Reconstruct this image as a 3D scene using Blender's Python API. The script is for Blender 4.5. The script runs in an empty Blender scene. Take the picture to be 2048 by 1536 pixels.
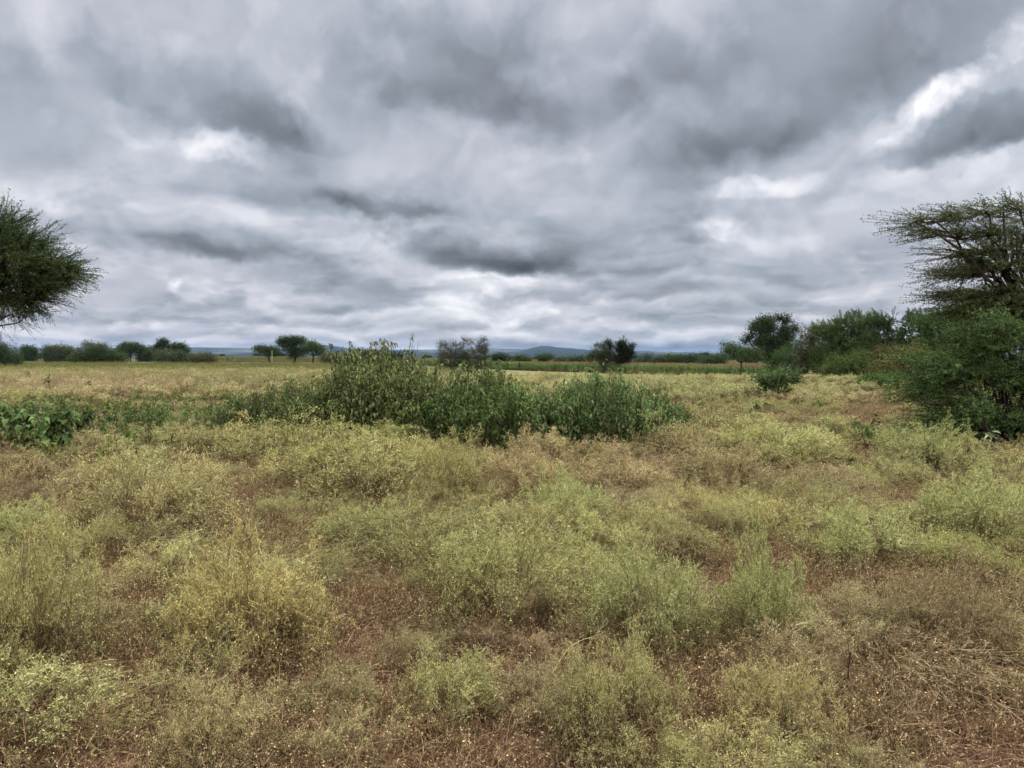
import bpy, math, random
import numpy as np
from mathutils import Vector

SC = bpy.context.scene
COL = SC.collection
PI = math.pi

# ------------------------------------------------------------------ camera
CAM_H = 1.62
F_PX = 1538.0                      # focal length in pixels of a 2048 px wide picture
PITCH = math.atan(58.0 / F_PX)     # tilted slightly down
cd = bpy.data.cameras.new("camera")
cam = bpy.data.objects.new("camera", cd)
COL.objects.link(cam)
cd.sensor_width = 36.0
cd.lens = 36.0 * F_PX / 2048.0
cd.clip_start = 0.05
cd.clip_end = 60000.0
cam.location = (0, 0, CAM_H)
cam.rotation_euler = (PI / 2 - PITCH, 0, 0)
SC.camera = cam

SC.view_settings.view_transform = 'Standard'
SC.view_settings.look = 'None'
SC.view_settings.gamma = 1.0
EXPOSURE = 1.45
SC.view_settings.exposure = EXPOSURE
SC.cycles.use_denoising = True
SC.cycles.denoiser = 'OPENIMAGEDENOISE'
SC.cycles.denoising_input_passes = 'RGB_ALBEDO_NORMAL'
SC.cycles.denoising_prefilter = 'ACCURATE'


def ray(px, py):
    """world direction through a point of the 2048x1536 photograph"""
    x, y, z = px - 1024.0, 768.0 - py, F_PX
    c, s = math.cos(PITCH), math.sin(PITCH)
    d = np.array([x, z * c + y * s, y * c - z * s])
    return d / np.linalg.norm(d)


def azel(px, py):
    d = ray(px, py)
    return math.atan2(d[0], d[1]), math.asin(d[2])


# ------------------------------------------------------------------ world: nishita sky behind a painted-by-noise cloud deck
SUN_EL, SUN_AZ = math.radians(66), math.radians(35)
W = bpy.data.worlds.new("World")
SC.world = W
W.use_nodes = True
NT = W.node_tree
NT.nodes.clear()


class G:
    """small helper to write node maths as code"""
    def __init__(s, nt):
        s.nt = nt

    def put(s, sock, v):
        if hasattr(v, 'is_linked') or isinstance(v, bpy.types.NodeSocket):
            s.nt.links.new(v, sock)
        elif v is not None:
            sock.default_value = v

    def n(s, t, **kw):
        nd = s.nt.nodes.new(t)
        for k, v in kw.items():
            setattr(nd, k, v)
        return nd

    def m(s, op, a, b=None, c=None, clamp=False):
        nd = s.n('ShaderNodeMath', operation=op, use_clamp=clamp)
        s.put(nd.inputs[0], a)
        if b is not None: s.put(nd.inputs[1], b)
        if c is not None: s.put(nd.inputs[2], c)
        return nd.outputs[0]

    def v(s, op, a, b=None, c=None, scale=None):
        nd = s.n('ShaderNodeVectorMath', operation=op)
        s.put(nd.inputs[0], a)
        if b is not None: s.put(nd.inputs[1], b)
        if c is not None: s.put(nd.inputs[2], c)
        if scale is not None: s.put(nd.inputs['Scale'], scale)
        return nd.outputs['Value'] if op in ('LENGTH', 'DOT_PRODUCT', 'DISTANCE') else nd.outputs[0]

    def sep(s, a):
        nd = s.n('ShaderNodeSeparateXYZ'); s.put(nd.inputs[0], a); return nd.outputs

    def comb(s, x, y, z):
        nd = s.n('ShaderNodeCombineXYZ')
        s.put(nd.inputs[0], x); s.put(nd.inputs[1], y); s.put(nd.inputs[2], z)
        return nd.outputs[0]

    def noise(s, vec, scale, detail=4, rough=0.55, dist=0.0, out=0, lac=2.0):
        nd = s.n('ShaderNodeTexNoise')
        s.put(nd.inputs['Vector'], vec)
        nd.inputs['Scale'].default_value = scale
        nd.inputs['Detail'].default_value = detail
        nd.inputs['Roughness'].default_value = rough
        nd.inputs['Lacunarity'].default_value = lac
        nd.inputs['Distortion'].default_value = dist
        return nd.outputs[out]

    def mr(s, v, a, b, c=0.0, d=1.0, kind='SMOOTHSTEP'):
        nd = s.n('ShaderNodeMapRange', interpolation_type=kind)
        s.put(nd.inputs[0], v)
        for i, q in enumerate((a, b, c, d)):
            s.put(nd.inputs[1 + i], q)
        return nd.outputs[0]

    def mix(s, f, a, b, kind='MIX'):
        nd = s.n('ShaderNodeMix', data_type='RGBA', blend_type=kind)
        s.put(nd.inputs[0], f)
        for i, q in ((6, a), (7, b)):
            if isinstance(q, (tuple, list)):
                q = tuple(q) + (1.0,) if len(q) == 3 else q
            s.put(nd.inputs[i], q)
        return nd.outputs[2]

    def ramp(s, f, stops, interp='LINEAR'):
        nd = s.n('ShaderNodeValToRGB')
        cr = nd.color_ramp
        cr.interpolation = interp
        while len(cr.elements) < len(stops): cr.elements.new(0.5)
        for e, (p, c) in zip(cr.elements, stops):
            e.position = p; e.color = tuple(c) + (1.0,)
        s.put(nd.inputs[0], f)
        return nd.outputs[0]


def build_sky():
    g = G(NT)
    tc = g.n('ShaderNodeTexCoord').outputs['Generated']
    x, y, z = g.sep(tc)
    az = g.m('ARCTAN2', x, y)
    el = g.m('ARCSINE', z)
    # cloud-deck plane coordinates: clouds crowd together towards the horizon
    zz = g.m('ADD', g.m('MAXIMUM', z, 0.0), 0.20)
    P = g.comb(g.m('DIVIDE', x, zz), g.m('DIVIDE', y, zz), 0.0)
    A = g.comb(az, el, 1.0)
    # how much to warp, less near the horizon and flatter there
    lift = g.mr(z, 0.0, 0.35, 0.3, 1.0, 'LINEAR')
    U = g.comb(az, g.m('POWER', g.m('ADD', g.m('MAXIMUM', el, 0.0), 0.02), 0.72), 0.0)     # puffy, screen-round coordinates
    w1 = g.noise(U, 5.5, 5, 0.56, out=1)
    w1 = g.v('SUBTRACT', w1, (0.5, 0.5, 0.5))
    wa = g.comb(g.m('MULTIPLY', g.sep(w1)[0], g.m('MULTIPLY', lift, 0.11)), g.m('MULTIPLY', g.sep(w1)[1], g.m('MULTIPLY', lift, 0.17)), 0.0)
    w2 = g.noise(U, 24.0, 4, 0.6, out=1)
    w2 = g.v('SUBTRACT', w2, (0.5, 0.5, 0.5))
    wb = g.comb(g.m('MULTIPLY', g.sep(w2)[0], g.m('MULTIPLY', lift, 0.05)), g.m('MULTIPLY', g.sep(w2)[1], g.m('MULTIPLY', lift, 0.035)), 0.0)
    AW = g.v('ADD', g.v('ADD', A, wa), wb)

    # (cx, cy, rx, ry, rotation in degrees, strength, edge softness, weight of the dark underside)
    B = [
        # big dark masses of the upper sky
        (70, 200, 260, 130, 0, -.10, .9, .2), (430, 185, 290, 85, -22, -.16, .8, .5), (530, 235, 130, 45, 0, -.12, .8, .5),
        (640, 262, 90, 30, 0, -.07, .8, .5), (880, 120, 290, 150, 0, -.15, .9, .4), (1000, 215, 200, 70, -10, -.12, .8, .5),
        (1010, 40, 240, 110, 0, -.06, .9, .3), (1330, 70, 150, 70, -15, -.10, .9, .3), (1190, 190, 190, 50, 15, -.10, .9, .4),
        (1600, 120, 420, 190, 8, -.15, .7, .4), (1500, 240, 260, 60, 12, -.08, .9, .5), (1850, 70, 190, 140, 10, -.07, .9, .2),
        (1380, 310, 260, 60, 10, -.08, .9, .4), (1280, 400, 190, 80, 20, -.10, .8, .4),
        (1955, 282, 165, 50, 6, -.26, .35, .5), (1700, 340, 130, 40, 10, -.06, .9, .4),
        # middle
        (640, 375, 300, 62, -4, -.20, .6, .9), (760, 405, 140, 26, -3, -.16, .7, .6), (540, 300, 150, 50, 0, -.05, .9, .4),
        (330, 470, 290, 48, -4, -.13, .6, .9), (440, 500, 150, 26, -4, -.12, .7, .6),
        (980, 470, 210, 75, -2, -.16, .55, .9), (1050, 515, 250, 38, -3, -.26, .6, .7), (1090, 525, 80, 20, 0, -.12, .8, .4),
        (1300, 520, 150, 42, 8, -.15, .6, .8), (1370, 478, 60, 18, -10, -.10, .6, .3), (1030, 545, 60, 16, 0, -.10, .7, .5),
        (700, 560, 230, 42, -8, -.20, .6, .9), (640, 530, 120, 30, -5, -.08, .8, .6),
        (1650, 520, 190, 55, 0, -.10, .6, .8), (1780, 510, 60, 40, 0, -.05, .6, .8), (1480, 430, 150, 40, 0, -.05, .8, .5),
        # low banks near the horizon
        (1250, 585, 220, 22, 2, -.15, .6, .9), (1560, 592, 70, 18, 0, -.13, .5, .8), (1350, 622, 240, 18, 2, -.14, .7, .8),
        (720, 615, 120, 14, 0, -.13, .6, .9), (350, 600, 220, 18, 0, -.08, .8, .7), (520, 638, 300, 10, 0, -.12, .8, .6),
        (300, 625, 200, 12, 0, -.07, .8, .6), (1700, 600, 220, 24, 0, -.06, .8, .5), (1150, 690, 330, 14, 0, -.15, .8, .4),
        (1500, 650, 300, 14, 0, -.10, .8, .5), (950, 655, 260, 8, 0, -.06, .8, .5), (400, 668, 420, 9, 0, -.06, .8, .5),
        (1500, 690, 420, 14, 0, -.12, .8, .3), (200, 560, 200, 26, 0, -.05, .9, .5),
        # bright gaps
        (400, 285, 170, 26, -6, .22, .9, 0), (300, 240, 160, 40, -20, .08, .9, 0), (150, 60, 130, 50, 0, .10, .9, 0),
        (610, 130, 55, 110, -25, .12, .9, 0), (700, 60, 130, 60, 0, .07, .9, 0), (1180, 35, 70, 50, 0, .12, .9, 0),
        (1390, 200, 110, 40, -20, .10, .9, 0), (2040, 110, 60, 80, 0, .40, .8, 0), (1930, 195, 210, 34, 28, .42, .8, 0),
        (1800, 250, 130, 28, 28, .25, .9, 0), (1520, 355, 130, 22, 6, .28, .8, 0), (1430, 462, 50, 34, 20, .34, .6, 0),
        (1560, 300, 200, 30, 10, .08, .9, 0), (770, 455, 60, 60, -40, .16, .7, 0), (880, 440, 60, 22, 20, .16, .7, 0),
        (730, 500, 90, 70, 60, .14, .8, 0), (560, 430, 160, 26, 0, .10, .8, 0), (60, 390, 150, 40, 0, .10, .9, 0),
        (240, 420, 110, 24, 0, .08, .9, 0), (150, 430, 60, 18, -20, .24, .6, 0),
        (550, 535, 90, 20, -10, .13, .7, 0), (480, 520, 60, 14, 0, .10, .7, 0),
        (340, 582, 22, 12, 30, .40, .5, 0), (560, 578, 90, 26, 0, .16, .7, 0), (400, 575, 110, 14, 0, .14, .7, 0),
        (960, 590, 130, 30, 8, .20, .7, 0), (880, 612, 120, 18, 8, .16, .7, 0), (1020, 640, 170, 26, 0, .18, .8, 0),
        (1050, 625, 70, 12, 0, .12, .7, 0), (1210, 640, 90, 22, 0, .12, .7, 0), (1200, 610, 60, 12, 20, .14, .7, 0),
        (1640, 600, 110, 20, 0, .10, .8, 0), (1150, 560, 160, 12, 0, .10, .8, 0), (950, 562, 70, 10, 0, .16, .7, 0),
        (300, 640, 260, 10, 0, .10, .8, 0), (800, 665, 330, 10, 0, .07, .8, 0), (1900, 350, 220, 26, 0, .10, .9, 0),
        (1850, 420, 160, 26, 0, .05, .9, 0), (1750, 560, 120, 16, 0, .06, .9, 0), (120, 600, 160, 26, 0, .05, .9, 0),
    ]
    brk = g.mr(g.noise(g.v('ADD', U, g.v('SCALE', w1, scale=0.12)), 15.0, 5, 0.6), .36, .62, .35, 1.5)
    acc = None
    for bi, (cx, cy, rx, ry, rot, amp, soft, under) in enumerate(B):
        if bi % 12 == 11:      # keeps the shader's evaluation order sequential (stack size), adds nothing visible
            AW = g.v('ADD', AW, g.comb(g.m('MULTIPLY', acc, 1e-9), 0.0, 0.0))
        a0, e0 = azel(cx, cy)
        ra = abs(azel(cx + 20, cy)[0] - azel(cx - 20, cy)[0]) / 40 * rx
        re = abs(azel(cx, cy - 20)[1] - azel(cx, cy + 20)[1]) / 40 * ry
        ra *= 1.12; re *= 1.12
        if amp < 0: amp = max(amp * 1.15, -.175 if cx < 1900 else -.28)
        if amp > 0: amp, soft = min(amp * .5, .14 if cx < 1900 else .18), 1.0
        cs, sn = math.cos(math.radians(rot)), math.sin(math.radians(rot))
        ua = g.v('DOT_PRODUCT', AW, (cs / ra, sn / ra, -(cs * a0 + sn * e0) / ra))
        ub = g.v('DOT_PRODUCT', AW, (-sn / re, cs / re, (sn * a0 - cs * e0) / re))
        L = g.m('MULTIPLY_ADD', ua, ua, g.m('MULTIPLY', ub, ub))
        mask = g.mr(L, 1.3, (1.0 - soft) ** 2 - .25 * soft, 0.0, amp)
        if under:
            mask = g.m('MULTIPLY', mask, g.m('MAXIMUM', g.m('MULTIPLY_ADD', ub, -under, 1.0 - 0.35 * under), 0.05))
        if amp > 0:
            mask = g.m('MULTIPLY', mask, brk)
        acc = mask if acc is None else g.m('ADD', acc, mask)

    # fine structure everywhere: billows lit from above
    PW = g.v('ADD', P, g.v('SCALE', w1, scale=0.5))
    n1 = g.noise(PW, 1.1, 6, 0.52)
    UW = g.v('ADD', U, g.v('SCALE', w1, scale=0.10))
    n2 = g.noise(UW, 11.0, 5, 0.55)
    S = g.comb(g.m('MULTIPLY', az, 8.0), g.m('MULTIPLY', el, 38.0), 3.0)    # flat streaks near the horizon
    n3 = g.noise(S, 1.0, 6, 0.6, 0.4)
    n1b = g.noise(g.v('ADD', PW, (0.05, -0.30, 0.0)), 1.1, 6, 0.52)
    f1 = g.mr(n1, .455, .545); f1b = g.mr(n1b, .44, .56)
    n4 = g.noise(UW, 6.5, 5, 0.52); n4b = g.noise(g.v('ADD', UW, (0.004, 0.035, 0.0)), 6.5, 4, 0.5)
    f4 = g.mr(n4, .47, .545); f4b = g.mr(n4b, .45, .56)
    Sp = g.comb(g.m('MULTIPLY', az, 9.0), g.m('POWER', g.m('MAXIMUM', el, 0.0), 0.6), 0.0)
    Sp = g.v('ADD', g.v('MULTIPLY', Sp, (1, 16, 1)), g.v('SCALE', w1, scale=1.1))
    n5 = g.noise(Sp, 1.0, 5, 0.5); n5b = g.noise(g.v('ADD', Sp, (0, .38, 0)), 1.0, 4, 0.5)
    f5 = g.mr(n5, .45, .56); f5b = g.mr(n5b, .43, .57)
    low = g.mr(el, 0.02, 0.20, 1.0, 0.0)
    high = g.m('SUBTRACT', 1.0, low)
    t = g.m('MULTIPLY', g.m('SUBTRACT', n1, 0.5), 0.12)
    t = g.m('ADD', t, g.m('MULTIPLY', g.m('SUBTRACT', n1b, n1), 0.12))
    t = g.m('ADD', t, g.m('MULTIPLY', g.m('SUBTRACT', n2, 0.5), g.m('MULTIPLY_ADD', high, -0.04, 0.15)))
    t = g.m('ADD', t, g.m('MULTIPLY', g.m('MULTIPLY', g.m('SUBTRACT', n3, 0.5), low), 0.10))
    t = g.m('ADD', t, g.m('MULTIPLY', g.m('SUBTRACT', f1b, f1), g.m('MULTIPLY', high, -.03)))
    t = g.m('ADD', t, g.m('MULTIPLY', g.m('SUBTRACT', f4, f4b), g.m('MULTIPLY_ADD', high, .02, .03)))
    t = g.m('ADD', t, g.m('MULTIPLY', g.m('SUBTRACT', f5, f5b), g.mr(el, .03, .30, .10, .0)))
    base = g.m('ADD', g.m('ADD', acc, t), g.mr(el, -0.02, 0.5, 0.79, 0.78, 'LINEAR'))
    # unseen sky overhead and behind gets added warm brightness to light the ground
    # perceived brightness 0..1  ->  radiance
    lum = g.m('MULTIPLY', g.m('POWER', g.m('MAXIMUM', base, 0.06), 2.2), 2.0 ** -EXPOSURE)
    tint = g.ramp(base, [(0.25, (.88, 1.0, 1.14)), (0.50, (.90, .995, 1.12)), (0.66, (.90, .995, 1.15)), (0.80, (.96, 1.0, 1.10)), (0.95, (1, 1, 1.04))])
    pink = g.mr(g.noise(P, 0.8, 2, 0.5), 0.42, 0.62, 0.0, 1.0)
    tint = g.mix(g.m('MULTIPLY', pink, 0.45), tint, g.mix(1.0, tint, (1.05, .985, 1.0), 'MULTIPLY'))
    colr = g.v('MULTIPLY', tint, g.comb(lum, lum, lum))
    over = g.m('MULTIPLY', g.mr(z, 0.50, 0.85, 0.0, 1.0), OVERHEAD_FILL)
    over = g.m('ADD', over, g.m('MULTIPLY', g.mr(y, 0.3, -0.4, 0.0, 1.0), BEHIND_FILL))
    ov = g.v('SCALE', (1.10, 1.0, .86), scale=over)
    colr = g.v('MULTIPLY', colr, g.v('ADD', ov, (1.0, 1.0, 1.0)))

    sky = g.n('ShaderNodeTexSky', sky_type='NISHITA')
    sky.sun_disc = False
    sky.sun_elevation = SUN_EL
    sky.sun_rotation = SUN_AZ
    bg1 = g.n('ShaderNodeBackground'); g.put(bg1.inputs[0], sky.outputs[0]); bg1.inputs[1].default_value = 0.05
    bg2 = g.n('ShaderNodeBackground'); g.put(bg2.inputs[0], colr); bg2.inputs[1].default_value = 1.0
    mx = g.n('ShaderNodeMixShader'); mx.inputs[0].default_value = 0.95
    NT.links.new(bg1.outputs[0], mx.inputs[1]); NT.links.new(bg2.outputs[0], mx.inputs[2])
    out = g.n('ShaderNodeOutputWorld')
    NT.links.new(mx.outputs[0], out.inputs[0])
    W.cycles.sampling_method = 'NONE'


OVERHEAD_FILL = 2.9
BEHIND_FILL = 1.0
HAZE = 4.0e-5
build_sky()

sl = bpy.data.lights.new("sun", 'SUN')
sl.energy = 1.5
sl.angle = math.radians(10)
sl.color = (1.0, 0.97, 0.92)
so = bpy.data.objects.new("sun", sl)
COL.objects.link(so)
_sd = Vector((math.sin(SUN_AZ) * math.cos(SUN_EL), math.cos(SUN_AZ) * math.cos(SUN_EL), math.sin(SUN_EL)))
so.rotation_euler = (-_sd).to_track_quat('-Z', 'Y').to_euler()

# ------------------------------------------------------------------ terrain
def ss(v, a, b):
    t = np.clip((np.asarray(v, float) - a) / (b - a), 0, 1)
    return t * t * (3 - 2 * t)


def vnoise(x, y, seed=0):
    """smooth value noise, numpy"""
    x = np.asarray(x, float); y = np.asarray(y, float)
    xi, yi = np.floor(x), np.floor(y)
    fx, fy = x - xi, y - yi
    fx, fy = fx * fx * (3 - 2 * fx), fy * fy * (3 - 2 * fy)

    def h(a, b):
        n = np.sin(a * 127.1 + b * 311.7 + seed * 74.7) * 43758.5453
        return n - np.floor(n)
    return (h(xi, yi) * (1 - fx) + h(xi + 1, yi) * fx) * (1 - fy) + (h(xi, yi + 1) * (1 - fx) + h(xi + 1, yi + 1) * fx) * fy


def fbm(x, y, seed=0, o=4):
    s, a, t = 0, 1, 0
    for i in range(o):
        s = s + a * vnoise(np.asarray(x) * 2 ** i, np.asarray(y) * 2 ** i, seed + i * 9); t += a; a *= .55
    return s / t


def tz(x, y):
    x = np.asarray(x, float); y = np.asarray(y, float)
    s = x / np.maximum(y, 1.0)
    z = -0.5 * ss(y, 25, 120) - 1.5 * ss(y, 38, 115) * ss(s, -0.30, 0.05)
    z = z + 0.10 * (fbm(x * .35, y * .35, 3) - .5) * (1 - ss(y, 60, 300))
    z = z + 1.0 * (fbm(x * .01, y * .01, 5) - .5) * ss(y, 120, 400)
    z = z - 26.0 * ss(y, 480, 2200)
    return z


def ground_at(px, py, dmin=2.0, dmax=900.0):
    """world point where the sight line of a photograph pixel meets the terrain"""
    d = ray(px, py)
    t = np.geomspace(dmin, dmax, 4000)
    X, Y, Z = d[0] * t, d[1] * t, CAM_H + d[2] * t
    g = tz(X, Y)
    k = np.argmax(Z <= g) if (Z <= g).any() else len(t) - 1
    return np.array([X[k], Y[k], g[k]])


def at_dist(px, dist):
    """ground point on the column of pixel px at forward distance dist"""
    x = (px - 1024.0) / F_PX * dist
    return np.array([x, dist, float(tz(x, dist))])


def height_to(py, p):
    """height above the ground at p that reaches up to pixel row py"""
    return CAM_H + (708.0 - py) / F_PX * p[1] * 1.0 - p[2]


def to_px(x, y, z=0.0):
    c, s = math.cos(PITCH), math.sin(PITCH)
    dz = z - CAM_H
    fwd = y * c - dz * s
    up = dz * c + y * s
    fwd = np.maximum(fwd, .1)
    return 1024 + F_PX * x / fwd, 768 - F_PX * up / fwd


# ------------------------------------------------------------------ tags
def tag(o, label=None, cat=None, group=None, kind=None):
    if label: o['label'] = label
    if cat: o['category'] = cat
    if group: o['group'] = group
    if kind: o['kind'] = kind
    return o


def empty(name, loc, rz=0.0, scale=1.0):
    o = bpy.data.objects.new(name, None)
    COL.objects.link(o)
    o.location = loc
    o.rotation_euler = (0, 0, rz)
    o.scale = (scale,) * 3
    o.empty_display_size = .1
    return o


def copy_tree(o, parent=None):
    c = o.copy(); COL.objects.link(c)
    if parent is not None: c.parent = parent
    for ch in list(o.children):
        copy_tree(ch, c)
    return c


# ------------------------------------------------------------------ mesh building
class MB:
    def __init__(s):
        s.V, s.Q, s.T, s.C, s.QM, s.TM, s.n = [], [], [], [], [], [], 0

    def add(s, V, Q=None, T=None, C=None, m=0):
        V = np.asarray(V, np.float32).reshape(-1, 3)
        s.V.append(V)
        C = np.broadcast_to(np.asarray(C if C is not None else (1, .5, 0), np.float32), (len(V), 3))
        s.C.append(C)
        if Q is not None and len(Q):
            Q = np.asarray(Q, np.int64).reshape(-1, 4) + s.n
            s.Q.append(Q); s.QM.append(np.full(len(Q), m, np.int32))
        if T is not None and len(T):
            T = np.asarray(T, np.int64).reshape(-1, 3) + s.n
            s.T.append(T); s.TM.append(np.full(len(T), m, np.int32))
        s.n += len(V)

    def mesh(s, name, mats, smooth=False):
        me = bpy.data.meshes.new(name)
        V = np.concatenate(s.V)
        Q = np.concatenate(s.Q) if s.Q else np.zeros((0, 4), np.int64)
        T = np.concatenate(s.T) if s.T else np.zeros((0, 3), np.int64)
        loops = np.concatenate([Q.ravel(), T.ravel()]).astype(np.int32)
        starts = np.concatenate([np.arange(len(Q)) * 4, len(Q) * 4 + np.arange(len(T)) * 3]).astype(np.int32)
        me.vertices.add(len(V)); me.vertices.foreach_set('co', V.ravel())
        me.loops.add(len(loops)); me.loops.foreach_set('vertex_index', loops)
        me.polygons.add(len(starts)); me.polygons.foreach_set('loop_start', starts)
        mi = np.concatenate((s.QM or [np.zeros(0, np.int32)]) + (s.TM or [np.zeros(0, np.int32)])).astype(np.int32)
        for m in mats: me.materials.append(m)
        me.update(calc_edges=True)
        me.polygons.foreach_set('material_index', mi)
        me.polygons.foreach_set('use_smooth', np.full(len(starts), smooth))
        a = me.color_attributes.new('Col', 'BYTE_COLOR', 'POINT')
        C = np.concatenate(s.C)
        a.data.foreach_set('color_srgb', np.concatenate([np.clip(C, 0, 1), np.ones((len(C), 1), np.float32)], 1).ravel().astype(np.float32))
        return me

    def build(s, name, mats, parent=None, smooth=False):
        o = bpy.data.objects.new(name, s.mesh(name, mats, smooth))
        COL.objects.link(o)
        if parent is not None: o.parent = parent
        return o


def unit(a):
    return a / np.maximum(np.linalg.norm(a, axis=-1, keepdims=True), 1e-9)


def frame(d):
    ref = np.where(np.abs(d[..., 2:3]) > .9, np.array([1., 0, 0]), np.array([0, 0, 1.]))
    a = unit(np.cross(d, ref)); b = np.cross(d, a)
    return a, b


def tubes(mb, P, R, C=None, sides=3, m=0):
    """P (N,K,3) centre lines, R (N,K) radii, C (N,K,3) colour code"""
    N, K, _ = P.shape
    if N == 0: return
    D = unit(np.gradient(P, axis=1)) if K > 2 else unit(np.repeat((P[:, 1:] - P[:, :1]), 2, axis=1))
    a, b = frame(D)
    th = np.arange(sides) * 2 * PI / sides
    ring = (a[:, :, None] * np.cos(th)[None, None, :, None] + b[:, :, None] * np.sin(th)[None, None, :, None]) * R[:, :, None, None] + P[:, :, None]
    idx = np.arange(N * K * sides).reshape(N, K, sides)
    nx = np.roll(idx, -1, axis=2)
    Q = np.stack([idx[:, :-1], nx[:, :-1], nx[:, 1:], idx[:, 1:]], -1).reshape(-1, 4)
    if C is None: C = np.broadcast_to(np.array([0, .5, 0.]), (N, K, 3))
    mb.add(ring.reshape(-1, 3), Q=Q, C=np.repeat(C.reshape(-1, 3), sides, 0), m=m)


def leaves(mb, P, D, L, Wd, rng, C, fold=0.0, m=0, tri=False):
    """little leaf blades at P pointing along D; pointed quads (or triangles)"""
    N = len(P)
    if N == 0: return
    D = unit(D)
    a = unit(np.cross(D, unit(rng.normal(size=(N, 3)))))
    L = np.broadcast_to(np.asarray(L, float).reshape(-1, 1), (N, 1)); Wd = np.broadcast_to(np.asarray(Wd, float).reshape(-1, 1), (N, 1))
    C = np.broadcast_to(C, (N, 3))
    if tri:
        V = np.stack([P - a * Wd * .5, P + a * Wd * .5, P + D * L], 1)
        mb.add(V.reshape(-1, 3), T=np.arange(N * 3).reshape(N, 3), C=np.repeat(C, 3, 0), m=m)
    else:
        mid = P + D * L * .45
        V = np.stack([P, mid + a * Wd * .5, P + D * L, mid - a * Wd * .5], 1)
        mb.add(V.reshape(-1, 3), Q=np.arange(N * 4).reshape(N, 4), C=np.repeat(C, 4, 0), m=m)


def lines(P0, D, length, K, rng, curl=.2, up=0.0, sag=0.0):
    """N wandering centre lines"""
    N = len(P0)
    P = np.zeros((N, K, 3)); P[:, 0] = P0
    d = unit(D).copy()
    st = (np.broadcast_to(np.asarray(length, float), (N,)) / (K - 1))[:, None]
    for k in range(1, K):
        d = unit(d + rng.normal(size=(N, 3)) * curl + np.array([0, 0, up - sag * k / K]))
        P[:, k] = P[:, k - 1] + d * st
    return P


def sprout(P, m, t0, t1, length, ang, K, rng, curl=.2, up=0., sag=0., fall=.4, R=None):
    """children centre lines from parent centre lines"""
    N, K1, _ = P.shape
    pi = np.repeat(np.arange(N), m)
    t = rng.uniform(t0, t1, N * m) * (K1 - 1)
    k = np.minimum(t.astype(int), K1 - 2); f = (t - k)[:, None]
    p = P[pi, k] * (1 - f) + P[pi, k + 1] * f
    tg = unit(P[pi, k + 1] - P[pi, k])
    per = unit(np.cross(tg, unit(rng.normal(size=tg.shape))))
    an = np.abs(rng.normal(ang, ang * .25, len(pi)))[:, None]
    d = tg * np.cos(an) + per * np.sin(an)
    ln = length * rng.uniform(.55, 1.2, len(pi)) * (1 - fall * t / (K1 - 1))
    return lines(p, d, ln, K, rng, curl, up, sag), pi, t / (K1 - 1)


def along(P, n, rng, t0=0., t1=1.):
    N, K1, _ = P.shape
    pi = np.repeat(np.arange(N), n)
    t = rng.uniform(t0, t1, N * n) * (K1 - 1)
    k = np.minimum(t.astype(int), K1 - 2); f = (t - k)[:, None]
    return P[pi, k] * (1 - f) + P[pi, k + 1] * f, unit(P[pi, k + 1] - P[pi, k]), pi


def rad(N, K, r0, r1):
    return np.broadcast_to(np.linspace(1, 0, K)[None] * (r0 - r1) + r1, (N, K)).copy()


def cc(P, fresh, rng, var=.35, dry=True):
    """colour code: R freshness, G random brightness"""
    N, K, _ = P.shape
    C = np.zeros((N, K, 3))
    C[..., 0] = fresh if np.ndim(fresh) else float(fresh)
    C[..., 1] = np.clip(.5 + rng.uniform(-var, var, (N, 1)), 0, 1)
    C[..., 2] = rng.uniform(0, 1, (N, 1))
    return C


# ------------------------------------------------------------------ materials
def new_mat(name):
    m = bpy.data.materials.new(name); m.use_nodes = True
    m.node_tree.nodes.clear()
    return m, G(m.node_tree)


def finish(g, col, rough=.9, trans=0.0, spec=.2, bump=None):
    o = g.n('ShaderNodeOutputMaterial')
    d = g.n('ShaderNodeBsdfPrincipled')
    g.put(d.inputs['Base Color'], col)
    d.inputs['Roughness'].default_value = rough
    d.inputs['Specular IOR Level'].default_value = spec
    if bump is not None: g.put(d.inputs['Normal'], bump)
    if trans > 0:
        t = g.n('ShaderNodeBsdfTranslucent'); g.put(t.inputs[0], col)
        mx = g.n('ShaderNodeMixShader'); mx.inputs[0].default_value = trans
        g.nt.links.new(d.outputs[0], mx.inputs[1]); g.nt.links.new(t.outputs[0], mx.inputs[2])
        g.nt.links.new(mx.outputs[0], o.inputs[0])
    else:
        g.nt.links.new(d.outputs[0], o.inputs[0])


def veg_mat(name, dead, fresh=None, mode='fixed', trans=.25, spec=.15, rough=.8, var=.55, patch=0.0, patch_col=None, pscale=1.0, dry=0.0):
    """R of Col mixes dead stem colour to the living colour, G varies brightness.
    mode: fixed / tint (per instance attribute) / object (object colour)"""
    m, g = new_mat(name)
    at = g.n('ShaderNodeAttribute', attribute_name='Col')
    r, gg, b = g.sep(at.outputs['Color'])
    if mode == 'tint':
        tn = g.n('ShaderNodeAttribute', attribute_name='tint', attribute_type='INSTANCER').outputs['Color']
    elif mode == 'object':
        tn = g.n('ShaderNodeObjectInfo').outputs['Color']
    else:
        tn = tuple(fresh) + (1.,)
    if mode != 'fixed' and dry:
        tn = g.mix(g.mr(b, .45, .8, 0, dry), tn, (.62, .53, .32))
    col = g.mix(r, dead, tn)
    if patch:
        geo = g.n('ShaderNodeNewGeometry').outputs['Position']
        pn = g.mr(g.noise(geo, pscale, 2, .5), .42, .62, 0, patch)
        col = g.mix(pn, col, patch_col)
    k = g.m('MULTIPLY_ADD', gg, var * 2, 1 - var)
    col = g.v('SCALE', col, scale=k)
    finish(g, col, rough, trans, spec)
    return m


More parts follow.
